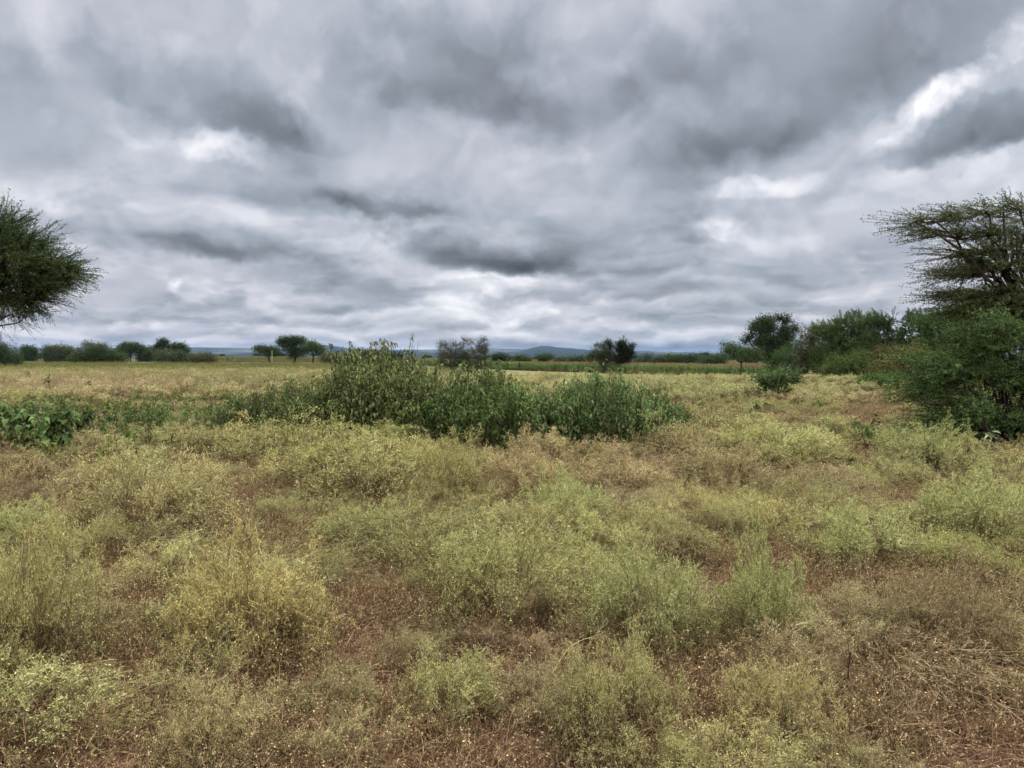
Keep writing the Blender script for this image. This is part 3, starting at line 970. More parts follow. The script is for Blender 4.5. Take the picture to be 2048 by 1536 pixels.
def woody(seed, lobes, origin_stems, fork, r0, n1, n2, n3, per, leaf, lw=.5, spread=.10, twig=None, twig_n=2, twig_dir=(0, 0, .2),
          clump=.35, outk=.55, zflat=1.0, inner=.6, shell=2.6, lift=.12, tuft=False, gap=.0, bare=.0, tk=5, leafdir=.8):
    """trunk mesh and crown mesh of a tree; lobes = ellipsoids (x, y, z, rx, ry, rz)"""
    rng = np.random.default_rng(seed)
    lobes = np.array(lobes, float)
    vol = np.cbrt(lobes[:, 3] * lobes[:, 4] * lobes[:, 5]) ** 2
    vol = vol / vol.sum()
    C0 = (lobes[:, :3] * vol[:, None]).sum(0)

    def pts(n, s=1.0, sh=shell):
        k = rng.choice(len(lobes), n, p=vol)
        d = unit(rng.normal(size=(n, 3)))
        u = rng.uniform(0, 1, (n, 1)) ** (1 / sh)
        return lobes[k, :3] + d * u * s * lobes[k, 3:], k
    tr, cr = MB(), MB()
    # stems
    base = np.array(origin_stems, float)
    ns = len(base)
    fk = np.array(fork, float).reshape(-1, 3)
    fk = np.repeat(fk, ns, 0)[:ns] if len(fk) < ns else fk[:ns]
    mid = (base + fk) / 2 + rng.normal(size=base.shape) * np.array([1, 1, 0]) * .06 * np.linalg.norm(fk - base, axis=-1, keepdims=True)
    S = bez(base, mid, fk, 7)
    tubes(tr, S, rad(ns, 7, r0 * 1.15, r0 * .75), cc(S, .3, rng), 8)
    nodes = S[:, 3:].reshape(-1, 3); nr = np.full(len(nodes), r0 * .7)
    t1, _ = pts(n1, inner)
    P1, _ = link(nodes, nr, t1, 7, rng, lift, .03)
    tubes(tr, P1, rad(len(P1), 7, r0 * .55, r0 * .2), cc(P1, .4, rng), 5)
    nodes = np.concatenate([nodes[-1:], P1[:, 2:].reshape(-1, 3)]); nr = np.full(len(nodes), r0 * .3)
    t2, _ = pts(n2, .86)
    P2, _ = link(nodes, nr, t2, 5, rng, lift, .05)
    tubes(cr, P2, rad(len(P2), 5, r0 * .2, r0 * .07), cc(P2, .0, rng))
    nodes = P2[:, 1:].reshape(-1, 3)
    t3, kk = pts(n3, 1.0)
    P3, _ = link(nodes, np.zeros(len(nodes)), t3, 4, rng, lift * .5, .06)
    tubes(cr, P3, rad(len(P3), 4, r0 * .06, r0 * .025), cc(P3, .0, rng))
    # shade of each clump and gaps
    cl = vnoise(t3[:, 0] * 1.7 / max(.3, clump * 3) + t3[:, 2], t3[:, 1] + t3[:, 2] * 2.1 / max(.3, clump * 3), seed)
    keep = (rng.uniform(size=len(P3)) > bare) & (cl > gap)
    cl = np.clip((cl - gap) / (1 - gap), 0, 1)
    if twig:
        src = P3[keep]
        T, pi, _ = sprout(src, twig_n, .3, 1., twig, .5, tk, rng, .10, 0, 0, .2)
        out = unit(T[:, 0] - C0)
        K = T.shape[1]
        st = np.linspace(0, 1, K)[None, :, None] * twig
        T = T + (out[:, None] * outk + np.array(twig_dir)[None, None]) * st
        T[:, :, 2] = T[:, :1, 2] + (T[:, :, 2] - T[:, :1, 2]) * zflat
        tubes(cr, T, rad(len(T), K, r0 * .016 + .002, .0016), cc(T, .15, rng))
        cb = cl[keep][pi]
        p, tg, pj = along(T, per, rng, .05, 1.)
        cb = cb[pj]
    else:
        p, tg, pj = along(P3[keep], per, rng, .35, 1.)
        p = p + rng.normal(size=p.shape) * spread
        cb = cl[keep][pj]
    p = p + rng.normal(size=p.shape) * leaf * .35
    Cl = np.stack([np.clip(rng.normal(.85, .15, len(p)), .3, 1), np.clip(.22 + .55 * cb + rng.normal(0, .13, len(p)), 0, 1), p[:, 0] * 0], -1)
    D = unit(rng.normal(size=p.shape)) * leafdir + tg * (.9 if twig else .3) + np.array([0, 0, .15])
    leaves(cr, p, D, rng.uniform(.6, 1.3, len(p)) * leaf, leaf * lw, rng, Cl)
    return tr, cr


def tree_px(name, label, cat, dist, bx, lobes, col, seed, group=None, stems=1, fork_k=.45, r=.12, dens=1.0, leaf=None, depth=.8, bark='bark', by=None,
            stem_sp=.25, forkx=None, yo=0., **kw):
    """tree whose base stands on the ground column of pixel bx at distance dist; lobes (cx, cy, rx, ry[, dy]) measured on the photograph"""
    o = at_dist(bx, dist)
    s = dist / F_PX
    L = []
    rng = np.random.default_rng(seed + 5)
    for q in lobes:
        cx, cy, rx, ry = q[:4]
        dy = (q[4] if len(q) > 4 else rng.uniform(-.25, .25) * rx) * s
        L.append([(cx - bx) * s, dy, CAM_H + (708 - cy) * s - o[2], rx * s, max(rx * depth, ry) * s, ry * s])
    if (cat == 'bush' and dist > 40) or name == 'twiggy_tree':      # bushes are leafy down to the ground
        for q in list(L):
            if q[2] > q[5] * 1.1: L.append([q[0], q[1], q[2] * .42, q[3] * .95, q[4] * .95, max(q[5], q[2] * .42)])
    L = np.array(L)
    area = (L[:, 3] * L[:, 5]).sum() * PI
    zc = (L[:, 2] * L[:, 3]).sum() / L[:, 3].sum()
    xc = (L[:, 0] * L[:, 3]).sum() / L[:, 3].sum() if forkx is None else forkx * s
    lf = leaf or max(.05, dist * .0016)
    st = [[rng.uniform(-1, 1) * stem_sp, rng.uniform(-1, 1) * stem_sp, -.15] for _ in range(stems)] if stems > 1 else [[0, 0, -.15]]
    fk = [[xc * .4 + rng.uniform(-1, 1) * stem_sp * 2 * (stems > 1), rng.uniform(-1, 1) * stem_sp * 2 * (stems > 1), zc * fork_k] for _ in range(stems)]
    n3 = kw.pop('n3', int(np.clip(area * 26 * dens, 60, 1500)))
    per = kw.pop('per', 12)
    n2 = kw.pop('n2', max(18, n3 // 7)); n1 = kw.pop('n1', max(7, n2 // 8))
    tr, cr = woody(seed, L, st, fk, r, n1, n2, n3, per, lf, spread=kw.pop('spread', lf * 1.5), **kw)
    root = empty(name, tuple(o))
    tag(root, label, cat, group)
    t = tr.build('trunk', [M[bark]], root, smooth=True)
    c = cr.build('crown', [M['leaf']], root)
    c.color = (*col, 1)
    return root


G1 = (.090, .155, .055); G2 = (.065, .115, .042); G3 = (.12, .165, .085); G4 = (.045, .085, .036); G5 = (.11, .14, .045); GB = (.15, .175, .085)
GX = (.075, .15, .045)

# --- far left
BL = 'bushes and small trees beyond the left field'
tree_px('thorn_bush', 'dark green bush cut by the left frame edge below the overhanging acacia', 'bush', 112, 5, [(8, 705, 36, 20), (-25, 700, 40, 24), (30, 714, 22, 14), (-5, 690, 24, 9)], G2, 11, BL, stems=3, fork_k=.3)
tree_px('thorn_bush', 'tiny rounded bush just right of the bush at the left frame edge', 'bush', 260, 58, [(56, 699, 13, 7), (66, 702, 9, 5)], G2, 12, BL, stems=2, r=.1)
tree_px('thorn_bush', 'boxy olive green bush, second sizeable one from the left edge', 'bush', 215, 118, [(112, 697, 26, 8), (104, 703, 20, 9), (138, 701, 17, 9), (122, 706, 22, 7)], G3, 13, BL, stems=3, fork_k=.3)
tree_px('acacia_bush', 'wide low dark bush, broadest of the bushes behind the left field', 'bush', 168, 200, [(190, 700, 36, 12), (165, 708, 26, 12), (222, 706, 26, 12), (200, 692, 26, 8), (240, 712, 20, 8), (150, 716, 16, 7)], G1, 14, BL, stems=4, fork_k=.3, dens=1.2)
tree_px('sparse_tree', 'thin twiggy treetop showing above the broadest left bush', 'tree', 232, 178, [(176, 687, 13, 4), (186, 690, 12, 4)], G3, 15, BL, dens=.5, bare=.3)
tree_px('umbrella_acacia', 'domed umbrella thorn right of the broadest left bush', 'tree', 230, 262, [(260, 691, 24, 6), (247, 697, 16, 5), (278, 696, 14, 5), (262, 699, 16, 4)], G2, 16, BL, r=.16, fork_k=.6)
tree_px('thorn_bush', 'low grey green bush between the domed umbrella thorn and the pointed tree', 'bush', 240, 298, [(297, 701, 16, 5), (308, 698, 10, 4), (285, 703, 12, 4)], G3, 17, BL, stems=2, r=.1)
tree_px('pointed_tree', 'narrow pointed tree sticking up from the left bushes', 'tree', 228, 326, [(328, 682, 9, 4), (324, 688, 13, 5), (330, 695, 12, 6), (318, 698, 9, 5)], G4, 18, BL, r=.14, dens=1.3)
tree_px('thorn_bush', 'dark rounded tree right of the narrow pointed tree', 'tree', 220, 358, [(358, 692, 16, 6), (346, 697, 12, 6), (368, 699, 12, 7)], G4, 19, BL, r=.14)
tree_px('thorn_bush', 'pale grey green bush in front of the narrow pointed tree', 'bush', 162, 340, [(340, 711, 28, 9), (325, 705, 16, 7), (358, 708, 18, 8), (340, 718, 26, 7)], G3, 20, BL, stems=3, fork_k=.3)
tree_px('thorn_bush', 'faded brown green bush ending the left row of bushes', 'bush', 178, 402, [(395, 714, 24, 7), (415, 711, 14, 7), (380, 716, 16, 6), (424, 717, 10, 5)], GB, 21, BL, stems=3, fork_k=.3)
# --- three acacias left of centre
tree_px('umbrella_acacia', 'small flat-topped acacia, leftmost of the trio by the white pole', 'tree', 188, 541, [(528, 697, 22, 4), (548, 699, 16, 4), (515, 695, 9, 2.5), (538, 703, 14, 4)], G2, 22, 'three acacias standing on the field edge', r=.2, fork_k=.55, dens=1.4)
tree_px('umbrella_acacia', 'tallest dark acacia with forked trunk, middle of the trio', 'tree', 150, 588, [(584, 677, 30, 5), (575, 684, 24, 6), (600, 683, 16, 5), (580, 692, 18, 6), (595, 698, 14, 7), (585, 706, 12, 6), (565, 679, 14, 4), (606, 705, 7, 5)], G4, 23, 'three acacias standing on the field edge', stems=2, r=.22, fork_k=.4, dens=1.3, stem_sp=.35)
tree_px('umbrella_acacia', 'rounded green acacia, rightmost of the trio', 'tree', 185, 625, [(626, 692, 20, 6), (638, 698, 14, 6), (612, 698, 10, 5), (645, 704, 10, 4), (625, 688, 12, 4)], G1, 24, 'three acacias standing on the field edge', r=.2, fork_k=.5, dens=1.2)
tree_px('thorn_bush', 'low grey bush between the acacia trio and the tall weed clump', 'bush', 180, 668, [(655, 713, 16, 5), (675, 710, 16, 7), (690, 713, 12, 6)], GB, 25, None, stems=3, fork_k=.3)
tree_px('thorn_bush', 'dark mound of bush behind the tallest weed clump', 'bush', 122, 745, [(740, 712, 55, 10), (700, 713, 28, 9), (790, 710, 20, 9), (735, 703, 30, 5)], G4, 26, None, stems=4, fork_k=.3)
# --- grey twiggy pair
TW = 'pair of grey half-bare trees behind the maize'
kw = dict(bark='palebark', twig=.8, twig_n=3, per=6, bare=.1, leaf=.12, clump=.3)
tree_px('twiggy_tree', 'grey half-bare tree with rounded crown, left one of the twiggy pair', 'tree', 158, 903, [(900, 697, 24, 11), (885, 690, 12, 6), (918, 690, 14, 8), (900, 710, 24, 9), (925, 706, 10, 10)], GB, 27, TW, stems=4, r=.10, fork_k=.3, twig_dir=(0, 0, .3), **kw)
tree_px('twiggy_tree', 'taller thin-topped grey tree, right one of the twiggy pair', 'tree', 158, 955, [(952, 706, 24, 11), (962, 690, 13, 9), (940, 685, 12, 6), (968, 680, 8, 4), (930, 680, 7, 3), (966, 698, 14, 8)], GB, 28, TW, stems=4, r=.10, fork_k=.3, twig_dir=(.05, 0, .4), **kw)
# --- beyond the maize
BM = 'small trees beyond the maize'
tree_px('thorn_bush', 'low dark bush at the right foot of the twiggy pair', 'bush', 190, 1000, [(1000, 712, 17, 4), (992, 717, 14, 5), (1015, 716, 9, 4)], G4, 29, BM, stems=2)
tree_px('thorn_bush', 'flat bright green bush below the left foot of the hill summit', 'bush', 195, 1043, [(1043, 715, 15, 3.5), (1035, 718, 10, 4), (1056, 719, 8, 3)], G1, 30, BM, stems=2)
tree_px('umbrella_acacia', 'lone flat umbrella thorn directly below the hill summit', 'tree', 195, 1090, [(1090, 711, 17, 2.5), (1083, 715, 12, 3), (1100, 714, 10, 3), (1088, 719, 9, 3)], G2, 31, BM, r=.16, fork_k=.6)
tree_px('thorn_bush', 'thin low bush left of the tree pair with the dead sprig', 'bush', 200, 1128, [(1125, 719, 14, 4), (1115, 721, 9, 3)], G3, 32, BM, stems=2)
tree_px('thorn_bush', 'pale rounded bush touching the left side of the dead-sprig tree pair', 'bush', 195, 1155, [(1147, 716, 10, 5), (1165, 718, 12, 5), (1155, 721, 14, 4)], G3, 33, BM, stems=2)
tree_px('umbrella_acacia', 'layered olive acacia leaning against the near-black tree', 'tree', 152, 1208, [(1203, 689, 16, 3), (1212, 695, 14, 3), (1196, 703, 20, 4), (1190, 711, 18, 7), (1215, 706, 20, 6), (1215, 717, 20, 7), (1178, 715, 9, 5)], G3, 34, BM, stems=2, r=.18, fork_k=.4, dens=1.3)
tree_px('dark_tree', 'near-black dense tree with a dead sprig on top', 'tree', 150, 1250, [(1216, 684, 6, 4), (1222, 689, 5, 4), (1240, 687, 9, 5), (1247, 683, 6, 3), (1262, 690, 7, 3), (1246, 697, 14, 8), (1258, 704, 12, 7), (1250, 713, 16, 9), (1240, 720, 12, 6)], (.018, .036, .016), 35, BM, r=.2, dens=2.4, leaf=.24)
tree_px('thorn_bush', 'grey green bush just right of the near-black tree', 'bush', 178, 1290, [(1292, 716, 15, 6), (1280, 720, 12, 5), (1298, 711, 8, 4)], G3, 36, BM, stems=3)
tree_px('thorn_bush', 'second bush right of the near-black tree, low and olive', 'bush', 172, 1330, [(1328, 717, 22, 7), (1345, 714, 14, 5), (1312, 720, 14, 5)], G3, 37, BM, stems=3)
tree_px('thorn_bush', 'long dark green bush, middle of the low row right of the near-black tree', 'bush', 168, 1372, [(1362, 716, 22, 7), (1385, 714, 20, 6), (1372, 722, 26, 6)], G2, 38, BM, stems=4)
tree_px('dark_tree', 'tiny black-green treetop above the low row of bushes', 'tree', 215, 1412, [(1411, 709, 9, 3.5), (1404, 712, 6, 3)], (.02, .04, .02), 39, BM, r=.14)
tree_px('thorn_bush', 'green bush at the left foot of the flat acacia with the visible trunk', 'bush', 150, 1425, [(1418, 717, 24, 7), (1440, 714, 18, 9), (1425, 725, 26, 7)], G1, 40, BM, stems=4)
# --- right middle
tree_px('umbrella_acacia', 'spreading flat acacia with slim dark trunk at the end of the maize', 'tree', 86, 1483, [(1455, 687, 14, 3), (1466, 692, 12, 4), (1478, 697, 30, 5), (1455, 701, 18, 5), (1505, 702, 26, 6), (1485, 709, 32, 7), (1515, 712, 18, 8)], G1, 41, None, r=.11, fork_k=.62, dens=2.2, per=16, leaf=.15)
tree_px('leafy_tree', 'tall broad-leaved tree rising above the hedge of thorn bushes', 'tree', 112, 1548, [(1545, 708, 30, 12), (1590, 655, 9, 6), (1492, 680, 10, 8), (1532, 641, 18, 8), (1556, 634, 14, 7), (1572, 640, 10, 9), (1512, 652, 15, 8), (1540, 655, 18, 8), (1568, 658, 16, 9), (1500, 668, 13, 7), (1528, 671, 18, 9), (1560, 676, 18, 10), (1580, 670, 11, 7), (1520, 684, 18, 8), (1548, 692, 20, 10), (1572, 692, 14, 8)], (.075, .13, .05), 42, None, r=.45, fork_k=.35, dens=1.15, leaf=.22, per=20, gap=.38, clump=.45, n1=22, n3=1900, lift=.05, spread=.4, shell=2.0)
HD = 'thorn bushes of the dense hedge on the right'
tree_px('thorn_bush', 'smooth sloping green bush at the left end of the right hedge', 'bush', 70, 1565, [(1572, 714, 24, 18), (1588, 700, 20, 12), (1555, 726, 20, 14), (1540, 736, 12, 9), (1600, 715, 20, 22)], (0.122, 0.227, 0.078), 43, HD, stems=5, r=.07, fork_k=.25, leaf=.085, lw=.55, twig=.4, twig_n=2, per=12, n3=1000)
tree_px('thorn_bush', 'brownish creeper-hung thicket dropping steeply to the grass', 'bush', 62, 1622, [(1650, 664, 30, 16), (1620, 668, 22, 12), (1615, 690, 24, 20), (1630, 715, 26, 26), (1640, 680, 24, 22), (1612, 735, 18, 15)], (0.168, 0.192, 0.090), 44, HD, stems=6, gap=.1, clump=.5, r=.07, fork_k=.25, leaf=.085, lw=.55, twig=.5, twig_n=2, per=26, twig_dir=(0, 0, -.3), n3=1300)
tree_px('thorn_bush', 'highest domed olive bush of the right hedge', 'bush', 58, 1705, [(1655, 660, 32, 16), (1712, 643, 40, 16), (1685, 662, 36, 20), (1740, 665, 34, 22), (1700, 690, 50, 28), (1735, 705, 40, 30), (1680, 715, 30, 28)], (0.148, 0.227, 0.078), 45, HD, stems=6, gap=.08, clump=.5, r=.08, fork_k=.25, leaf=.085, lw=.55, twig=.45, twig_n=2, per=34, n3=2300)
tree_px('thorn_bush', 'dark shaggy bush right of the highest domed bush', 'bush', 52, 1805, [(1765, 644, 40, 16), (1800, 650, 44, 20), (1845, 644, 40, 16), (1790, 690, 40, 28), (1840, 685, 36, 30), (1810, 715, 46, 28)], (0.104, 0.182, 0.070), 46, HD, stems=6, gap=.1, clump=.5, r=.07, fork_k=.25, leaf=.08, lw=.55, twig=.5, twig_n=2, per=34, n3=2300)
tree_px('thorn_bush', 'green bush of the hedge half hidden by the near thorn branches', 'bush', 44, 1900, [(1880, 654, 50, 24), (1930, 648, 46, 20), (1880, 700, 42, 32), (1950, 690, 46, 40), (1930, 725, 50, 28)], (0.122, 0.244, 0.078), 47, HD, stems=6, gap=.1, clump=.5, r=.07, fork_k=.25, leaf=.085, lw=.55, twig=.5, twig_n=2, per=34, n3=2300)
tree_px('thorn_bush', 'yellowish lower sprays in front of the highest domed bush', 'bush', 50, 1705, [(1690, 728, 30, 14), (1720, 722, 26, 10), (1710, 740, 40, 12), (1665, 738, 18, 12)], (0.174, 0.260, 0.078), 48, HD, stems=5, r=.05, fork_k=.25, leaf=.08, lw=.5, twig=.6, twig_n=2, per=15, n3=800)
tree_px('thorn_bush', 'rusty olive sprays in front of the dark shaggy bush', 'bush', 42, 1805, [(1800, 712, 50, 14), (1840, 722, 45, 16), (1780, 735, 35, 16), (1830, 748, 50, 14)], (0.260, 0.244, 0.086), 49, HD, stems=5, r=.05, fork_k=.25, leaf=.07, lw=.5, twig=.6, twig_n=2, per=16, twig_dir=(-.3, 0, .1), n3=750)
tree_px('low_bush', 'bright leafy low bush at the foot of the hedge', 'bush', 36, 1800, [(1780, 762, 40, 13), (1820, 768, 34, 14), (1740, 758, 24, 8), (1850, 775, 36, 15)], (.12, .24, .06), 50, HD, stems=6, r=.03, fork_k=.3, leaf=.09, n3=900, per=16)
tree_px('low_bush', 'isolated dark green leafy bush in the yellow grass before the hedge', 'bush', 27.5, 1550, [(1532, 768, 16, 10), (1556, 762, 14, 9), (1584, 756, 8, 6), (1550, 782, 26, 8), (1578, 778, 14, 9)], (.18, .30, .10), 51, None, stems=7, r=.025, fork_k=.3, leaf=.07, lw=.6, gap=.25, clump=.25, n3=1300, per=10, twig=.35, twig_n=1)

# --- near trees at both edges
tree_px('thorn_acacia', 'big dark thorn acacia with bristling finger-like twigs reaching in from the left edge', 'tree', 15, -170,
        [(-10, 460, 60, 24), (50, 488, 42, 22), (-60, 510, 110, 60), (20, 535, 90, 40), (102, 533, 42, 20), (66, 568, 56, 18), (138, 545, 26, 10), (-10, 590, 60, 20), (60, 598, 45, 12)], (.12, .20, .065), 60, None,
        r=.17, fork_k=.55, forkx=120, leaf=.036, lw=.4, n1=26, n2=280, n3=1400, twig=.42, twig_n=3, per=26, tk=6, twig_dir=(.16, 0, .02), leafdir=.6, spread=.02, inner=.7, shell=3.0)
tree_px('drooping_branch_tree', 'bare hanging twigs below the left acacia crown', 'tree', 15.6, -150,
        [(5, 632, 40, 14), (-20, 660, 35, 14), (70, 622, 35, 8)], (.06, .09, .035), 61, None,
        r=.04, fork_k=.9, leaf=.022, lw=.4, n1=10, n2=60, n3=110, twig=.4, twig_n=2, per=8, tk=6, twig_dir=(.05, 0, -.3), lift=-.05)
tree_px('thorn_acacia', 'open wide-armed acacia with beaded twigs at the right edge, sky showing through', 'tree', 14, 2110,
        [(1850, 446, 58, 8), (1900, 466, 60, 9), (1930, 432, 60, 12), (1985, 470, 60, 14), (1935, 505, 60, 10), (1995, 540, 70, 14), (1925, 548, 50, 9), (1990, 585, 80, 14), (1890, 603, 62, 6), (1930, 588, 60, 8),
         (2060, 500, 70, 60), (2060, 600, 80, 50), (2020, 420, 45, 22), (1975, 520, 60, 26), (1980, 612, 80, 26)], (.17, .22, .08), 62, None,
        r=.085, fork_k=.5, forkx=-60, leaf=.034, lw=.5, gap=.22, clump=.2, n1=30, n2=220, n3=760, twig=.5, twig_n=3, per=30, tk=7, twig_dir=(-.75, 0, .05), outk=.2, zflat=.55, leafdir=1.1, lift=.1, inner=.75, shell=2.2)
tree_px('thorn_shrub', 'large feathery green thorn shrub filling the right edge down to the ground', 'bush', 13.2, 2030,
        [(2010, 668, 70, 26), (1945, 690, 60, 24), (2060, 720, 90, 60), (1905, 728, 50, 22), (1975, 755, 80, 35), (1880, 770, 45, 20), (1935, 805, 70, 26), (2020, 825, 80, 40), (2090, 800, 90, 80), (1900, 840, 40, 12)], (.22, .37, .12), 63, None,
        stems=7, stem_sp=.5, r=.05, fork_k=.3, leaf=.042, lw=.42, n1=34, n2=320, n3=1500, twig=.55, twig_n=3, per=26, tk=6, twig_dir=(-.55, 0, .0), outk=.3, zflat=.6, leafdir=.9, lift=.12, inner=.8, shell=2.4, gap=.28, clump=.22)

# dead sprig on the near-black tree
for o in list(COL.objects):
    if o.name.startswith('dark_tree') and 'dead sprig' in o.get('label', ''):
        q = np.random.default_rng(3)
        s_ = 150 / F_PX
        b0 = np.array([[(1246 - 1250) * s_, 0, CAM_H + (708 - 690) * s_ - o.location.z]])
        mb = MB()
        P = lines(b0, np.array([[0, 0, 1.]]), 1.9, 5, q, .06)
        tubes(mb, P, rad(1, 5, .09, .05), cc(P, 1, q), 5)
        S, _, _ = sprout(P, 5, .55, 1., .9, .6, 4, q, .15, .15)
        tubes(mb, S, rad(5, 4, .05, .03), cc(S, 1, q), 4)
        mb.build('dead_sprig', [M['palebark']], o)

# ------------------------------------------------------------------ ground cover
rng = np.random.default_rng(4)
TUFT0 = [wiry_tuft(100 + i, h=.55, spread=(.35, .5, .6, .45, .7, .55)[i], n=(13, 17, 18, 14, 20, 16)[i], lod=0).mesh('wiry_weed', [M['tuft']]) for i in range(6)]
DOME = [dome_weed(180 + i, n=(54, 60, 48)[i]).mesh('wiry_weed', [M['tuft']]) for i in range(3)]
TUFT0 = TUFT0 + DOME + DOME
DOME1 = [dome_weed(190 + i, n=26, thick=2.1, dens=.8).mesh('wiry_weed', [M['tuft']]) for i in range(2)]
TUFT1 = [wiry_tuft(120 + i, h=.55, spread=.5 + .05 * i, n=13, lod=1, thick=1.7).mesh('wiry_weed', [M['tuft']]) for i in range(4)]
TUFT1 = TUFT1 + DOME1 + DOME1
TUFT2 = [wiry_tuft(140 + i, h=.6, spread=.6, n=10, lod=2, thick=3.6).mesh('wiry_weed', [M['tuft']]) for i in range(4)]
LIT0 = [straw_patch(160 + i).mesh('litter', [M['litter']]) for i in range(4)]
LIT1 = [straw_patch(170 + i, 1.4, 160, 1).mesh('litter', [M['litter']]) for i in range(3)]


def place(x, y, rng, tilt=.15, sink=0.):
    return (np.stack([x, y, tz(x, y) - sink], -1),
            np.stack([rng.normal(0, tilt, len(x)), rng.normal(0, tilt, len(x)), rng.uniform(0, 2 * PI, len(x))], -1))


def hmap(x, y):
    return .55 + .75 * fbm(x * .5, y * .5, 61, 3) + .55 * np.exp(-((y - 12.1) / .7) ** 2) * (np.abs(x + .4) < 4.4)


# wiry weeds: close, middle and far belts
def weeds(name, label, protos, d0, d1, dens, base_s, seed, tilt=.16):
    r = np.random.default_rng(seed)
    x, y = sample_band(r, d0, d1, dens)
    c = cover(x, y)
    clumpy = ss(fbm(x * .8, y * .8, 91, 3), .25, .6)
    k = r.uniform(size=len(x)) < c * (.2 + .8 * clumpy)
    x, y, c = x[k], y[k], c[k]
    p, ro = place(x, y, r, tilt)
    s = base_s * r.uniform(.55, 1.15, len(x)) * hmap(x, y) * (.45 + .55 * c)
    scl = np.stack([s * r.uniform(.85, 1.25, len(x)), s * r.uniform(.85, 1.25, len(x)), s], -1)
    scatter(name, label, 'weeds', protos, p, ro, scl, tint_map(x, y, r), seed=seed)
    print(name, len(x))


weeds('dry_weeds', 'tangle of knee-high wiry straw and yellow green weeds covering the foreground', TUFT0, 2.2, 9.0, 6.6, .64, 1)
weeds('fallen_weeds', 'long weed stems fallen over between the standing tufts', [lodged_bundle(260 + i).mesh('fallen_weed', [M['tuft']]) for i in range(4)], 2.2, 10.0, 2.8, 1.0, 41, .05)
weeds('dry_weeds', 'belt of wiry weeds covering the ground behind the foreground tangle', TUFT1, 9.0, 24.0, 4.2, .72, 2)
weeds('dry_weeds', 'yellowish weeds and grass running from the green weed clumps out to the maize', TUFT2, 24.0, 75.0, 1.6, .8, 3)
weeds('dry_weeds', 'thin yellow green grass belt in front of the maize', TUFT2, 75.0, 122.0, 1.1, .8, 31)

r = np.random.default_rng(9)
x, y = sample_band(r, 1.9, 9.0, 5.0)
p, ro = place(x, y, r, .03)
scatter('ground_litter', 'fallen straw, curled leaves and stubble on the red soil', 'litter', LIT0, p, ro, r.uniform(.8, 1.2, len(x)),
        np.clip(tint_map(x, y, r) * .42 + np.array((.62, .42, .25)) * .45, 0, 1), seed=9)
x, y = sample_band(r, 9.0, 26.0, 1.1)
p, ro = place(x, y, r, .03)
scatter('ground_litter', 'straw litter on the soil further back between the weeds', 'litter', LIT1, p, ro, r.uniform(.8, 1.3, len(x)),
        np.clip(tint_map(x, y, r) * .45 + np.array(TAN) * .45, 0, 1), seed=10)

# leafy low weeds of the left middle ground
LW = [leafy_weed(200 + i, h=.55, n=3, per=6, L=.10, W=.075) .mesh('leafy_weed', [M['weedleaf_t']]) for i in range(4)]
r = np.random.default_rng(12)
x, y = sample_band(r, 9.5, 26, 3.2)
px, py = to_px(x, y, tz(x, y))
w = (1.0 * np.exp(-((px - 150) / 360) ** 2 - ((py - 840) / 55) ** 2) + .6 * np.exp(-((px - 420) / 200) ** 2 - ((py - 880) / 40) ** 2) + .4 * np.exp(-((px - 900) / 420) ** 2 - ((py - 850) / 40) ** 2)
     + .35 * np.exp(-((px - 1850) / 120) ** 2 - ((py - 940) / 40) ** 2) + .03)
k = r.uniform(size=len(x)) < w * (.3 + ss(fbm(x * .6, y * .6, 17, 3), .35, .6))
x, y = x[k], y[k]
p, ro = place(x, y, r, .1)
t = np.array([.13, .23, .06]) * (1 + r.normal(0, .18, (len(x), 1))) * (1 + np.array([.8, .3, .1]) * r.uniform(0, 1, (len(x), 1)))
scatter('leafy_ground_weeds', 'low green leafy weeds spreading over the left middle ground', 'weeds', LW, p, ro, r.uniform(.55, 1.15, len(x)), np.clip(t, .02, .5), seed=12)
print('leafy', len(x))

# far dry crop field on the left and grass belts
ST = [field_stalks(220 + i).mesh('stalks', [M['tuft']]) for i in range(4)]
r = np.random.default_rng(14)
x, y = sample_band(r, 24, 150, .62)
px, py = to_px(x, y, tz(x, y))
k = (r.uniform(size=len(x)) < (ss(-px, -1000, -450) * .95 + .12)) & ~((px > 1330) & (y > 60))
x, y, px, py = x[k], y[k], px[k], py[k]
p, ro = place(x, y, r, .06)
g = ss(y, 66, 95)[:, None] * (px < 1000)[:, None]
t = tint_map(x, y, r) * (1 - g) + np.array([.24, .30, .075]) * g
scatter('dry_crop', 'pale dried crop stalks with a green far edge on the left side of the land', 'crop', ST, p, ro, r.uniform(.6, 1.1, len(x)) * (1 + .25 * g[:, 0]), t, seed=14)
print('stalks', len(x))

# maize
MZ = [maize_plant(240 + i).mesh('maize', [M['maize']]) for i in range(4)]
r = np.random.default_rng(15)
XS, YS = [], []
pxe = np.array([380, 640, 860, 1100, 1300, 1460, 1560]); de = np.array([235, 225, 205, 168, 140, 124, 116.])
for row in range(150):
    back = row * (.9 if row < 22 else 1.6) if row < 22 else 22 * .9 + (row - 22) * 1.5
    n = int(900 if row < 14 else 420)
    q = np.sort(r.uniform(380, 1560, n))
    d = np.interp(q, pxe, de) + back + r.normal(0, .12, n)
    m = (back < 40) | (q < 1480)
    d = d[m]; q = q[m]
    XS.append((q - 1024) / F_PX * d); YS.append(d)
x, y = np.concatenate(XS), np.concatenate(YS)
k = (y < 330); x, y = x[k], y[k]
q = 1024 + F_PX * x / y
k = (q > 850) | (r.uniform(size=len(x)) < .55); x, y, q = x[k], y[k], q[k]
MZD = [maize_plant(250 + i).mesh('maize', [M['maize_dull']]) for i in range(3)]
kk = q < 850
p, ro = place(x[kk], y[kk], r, .05)
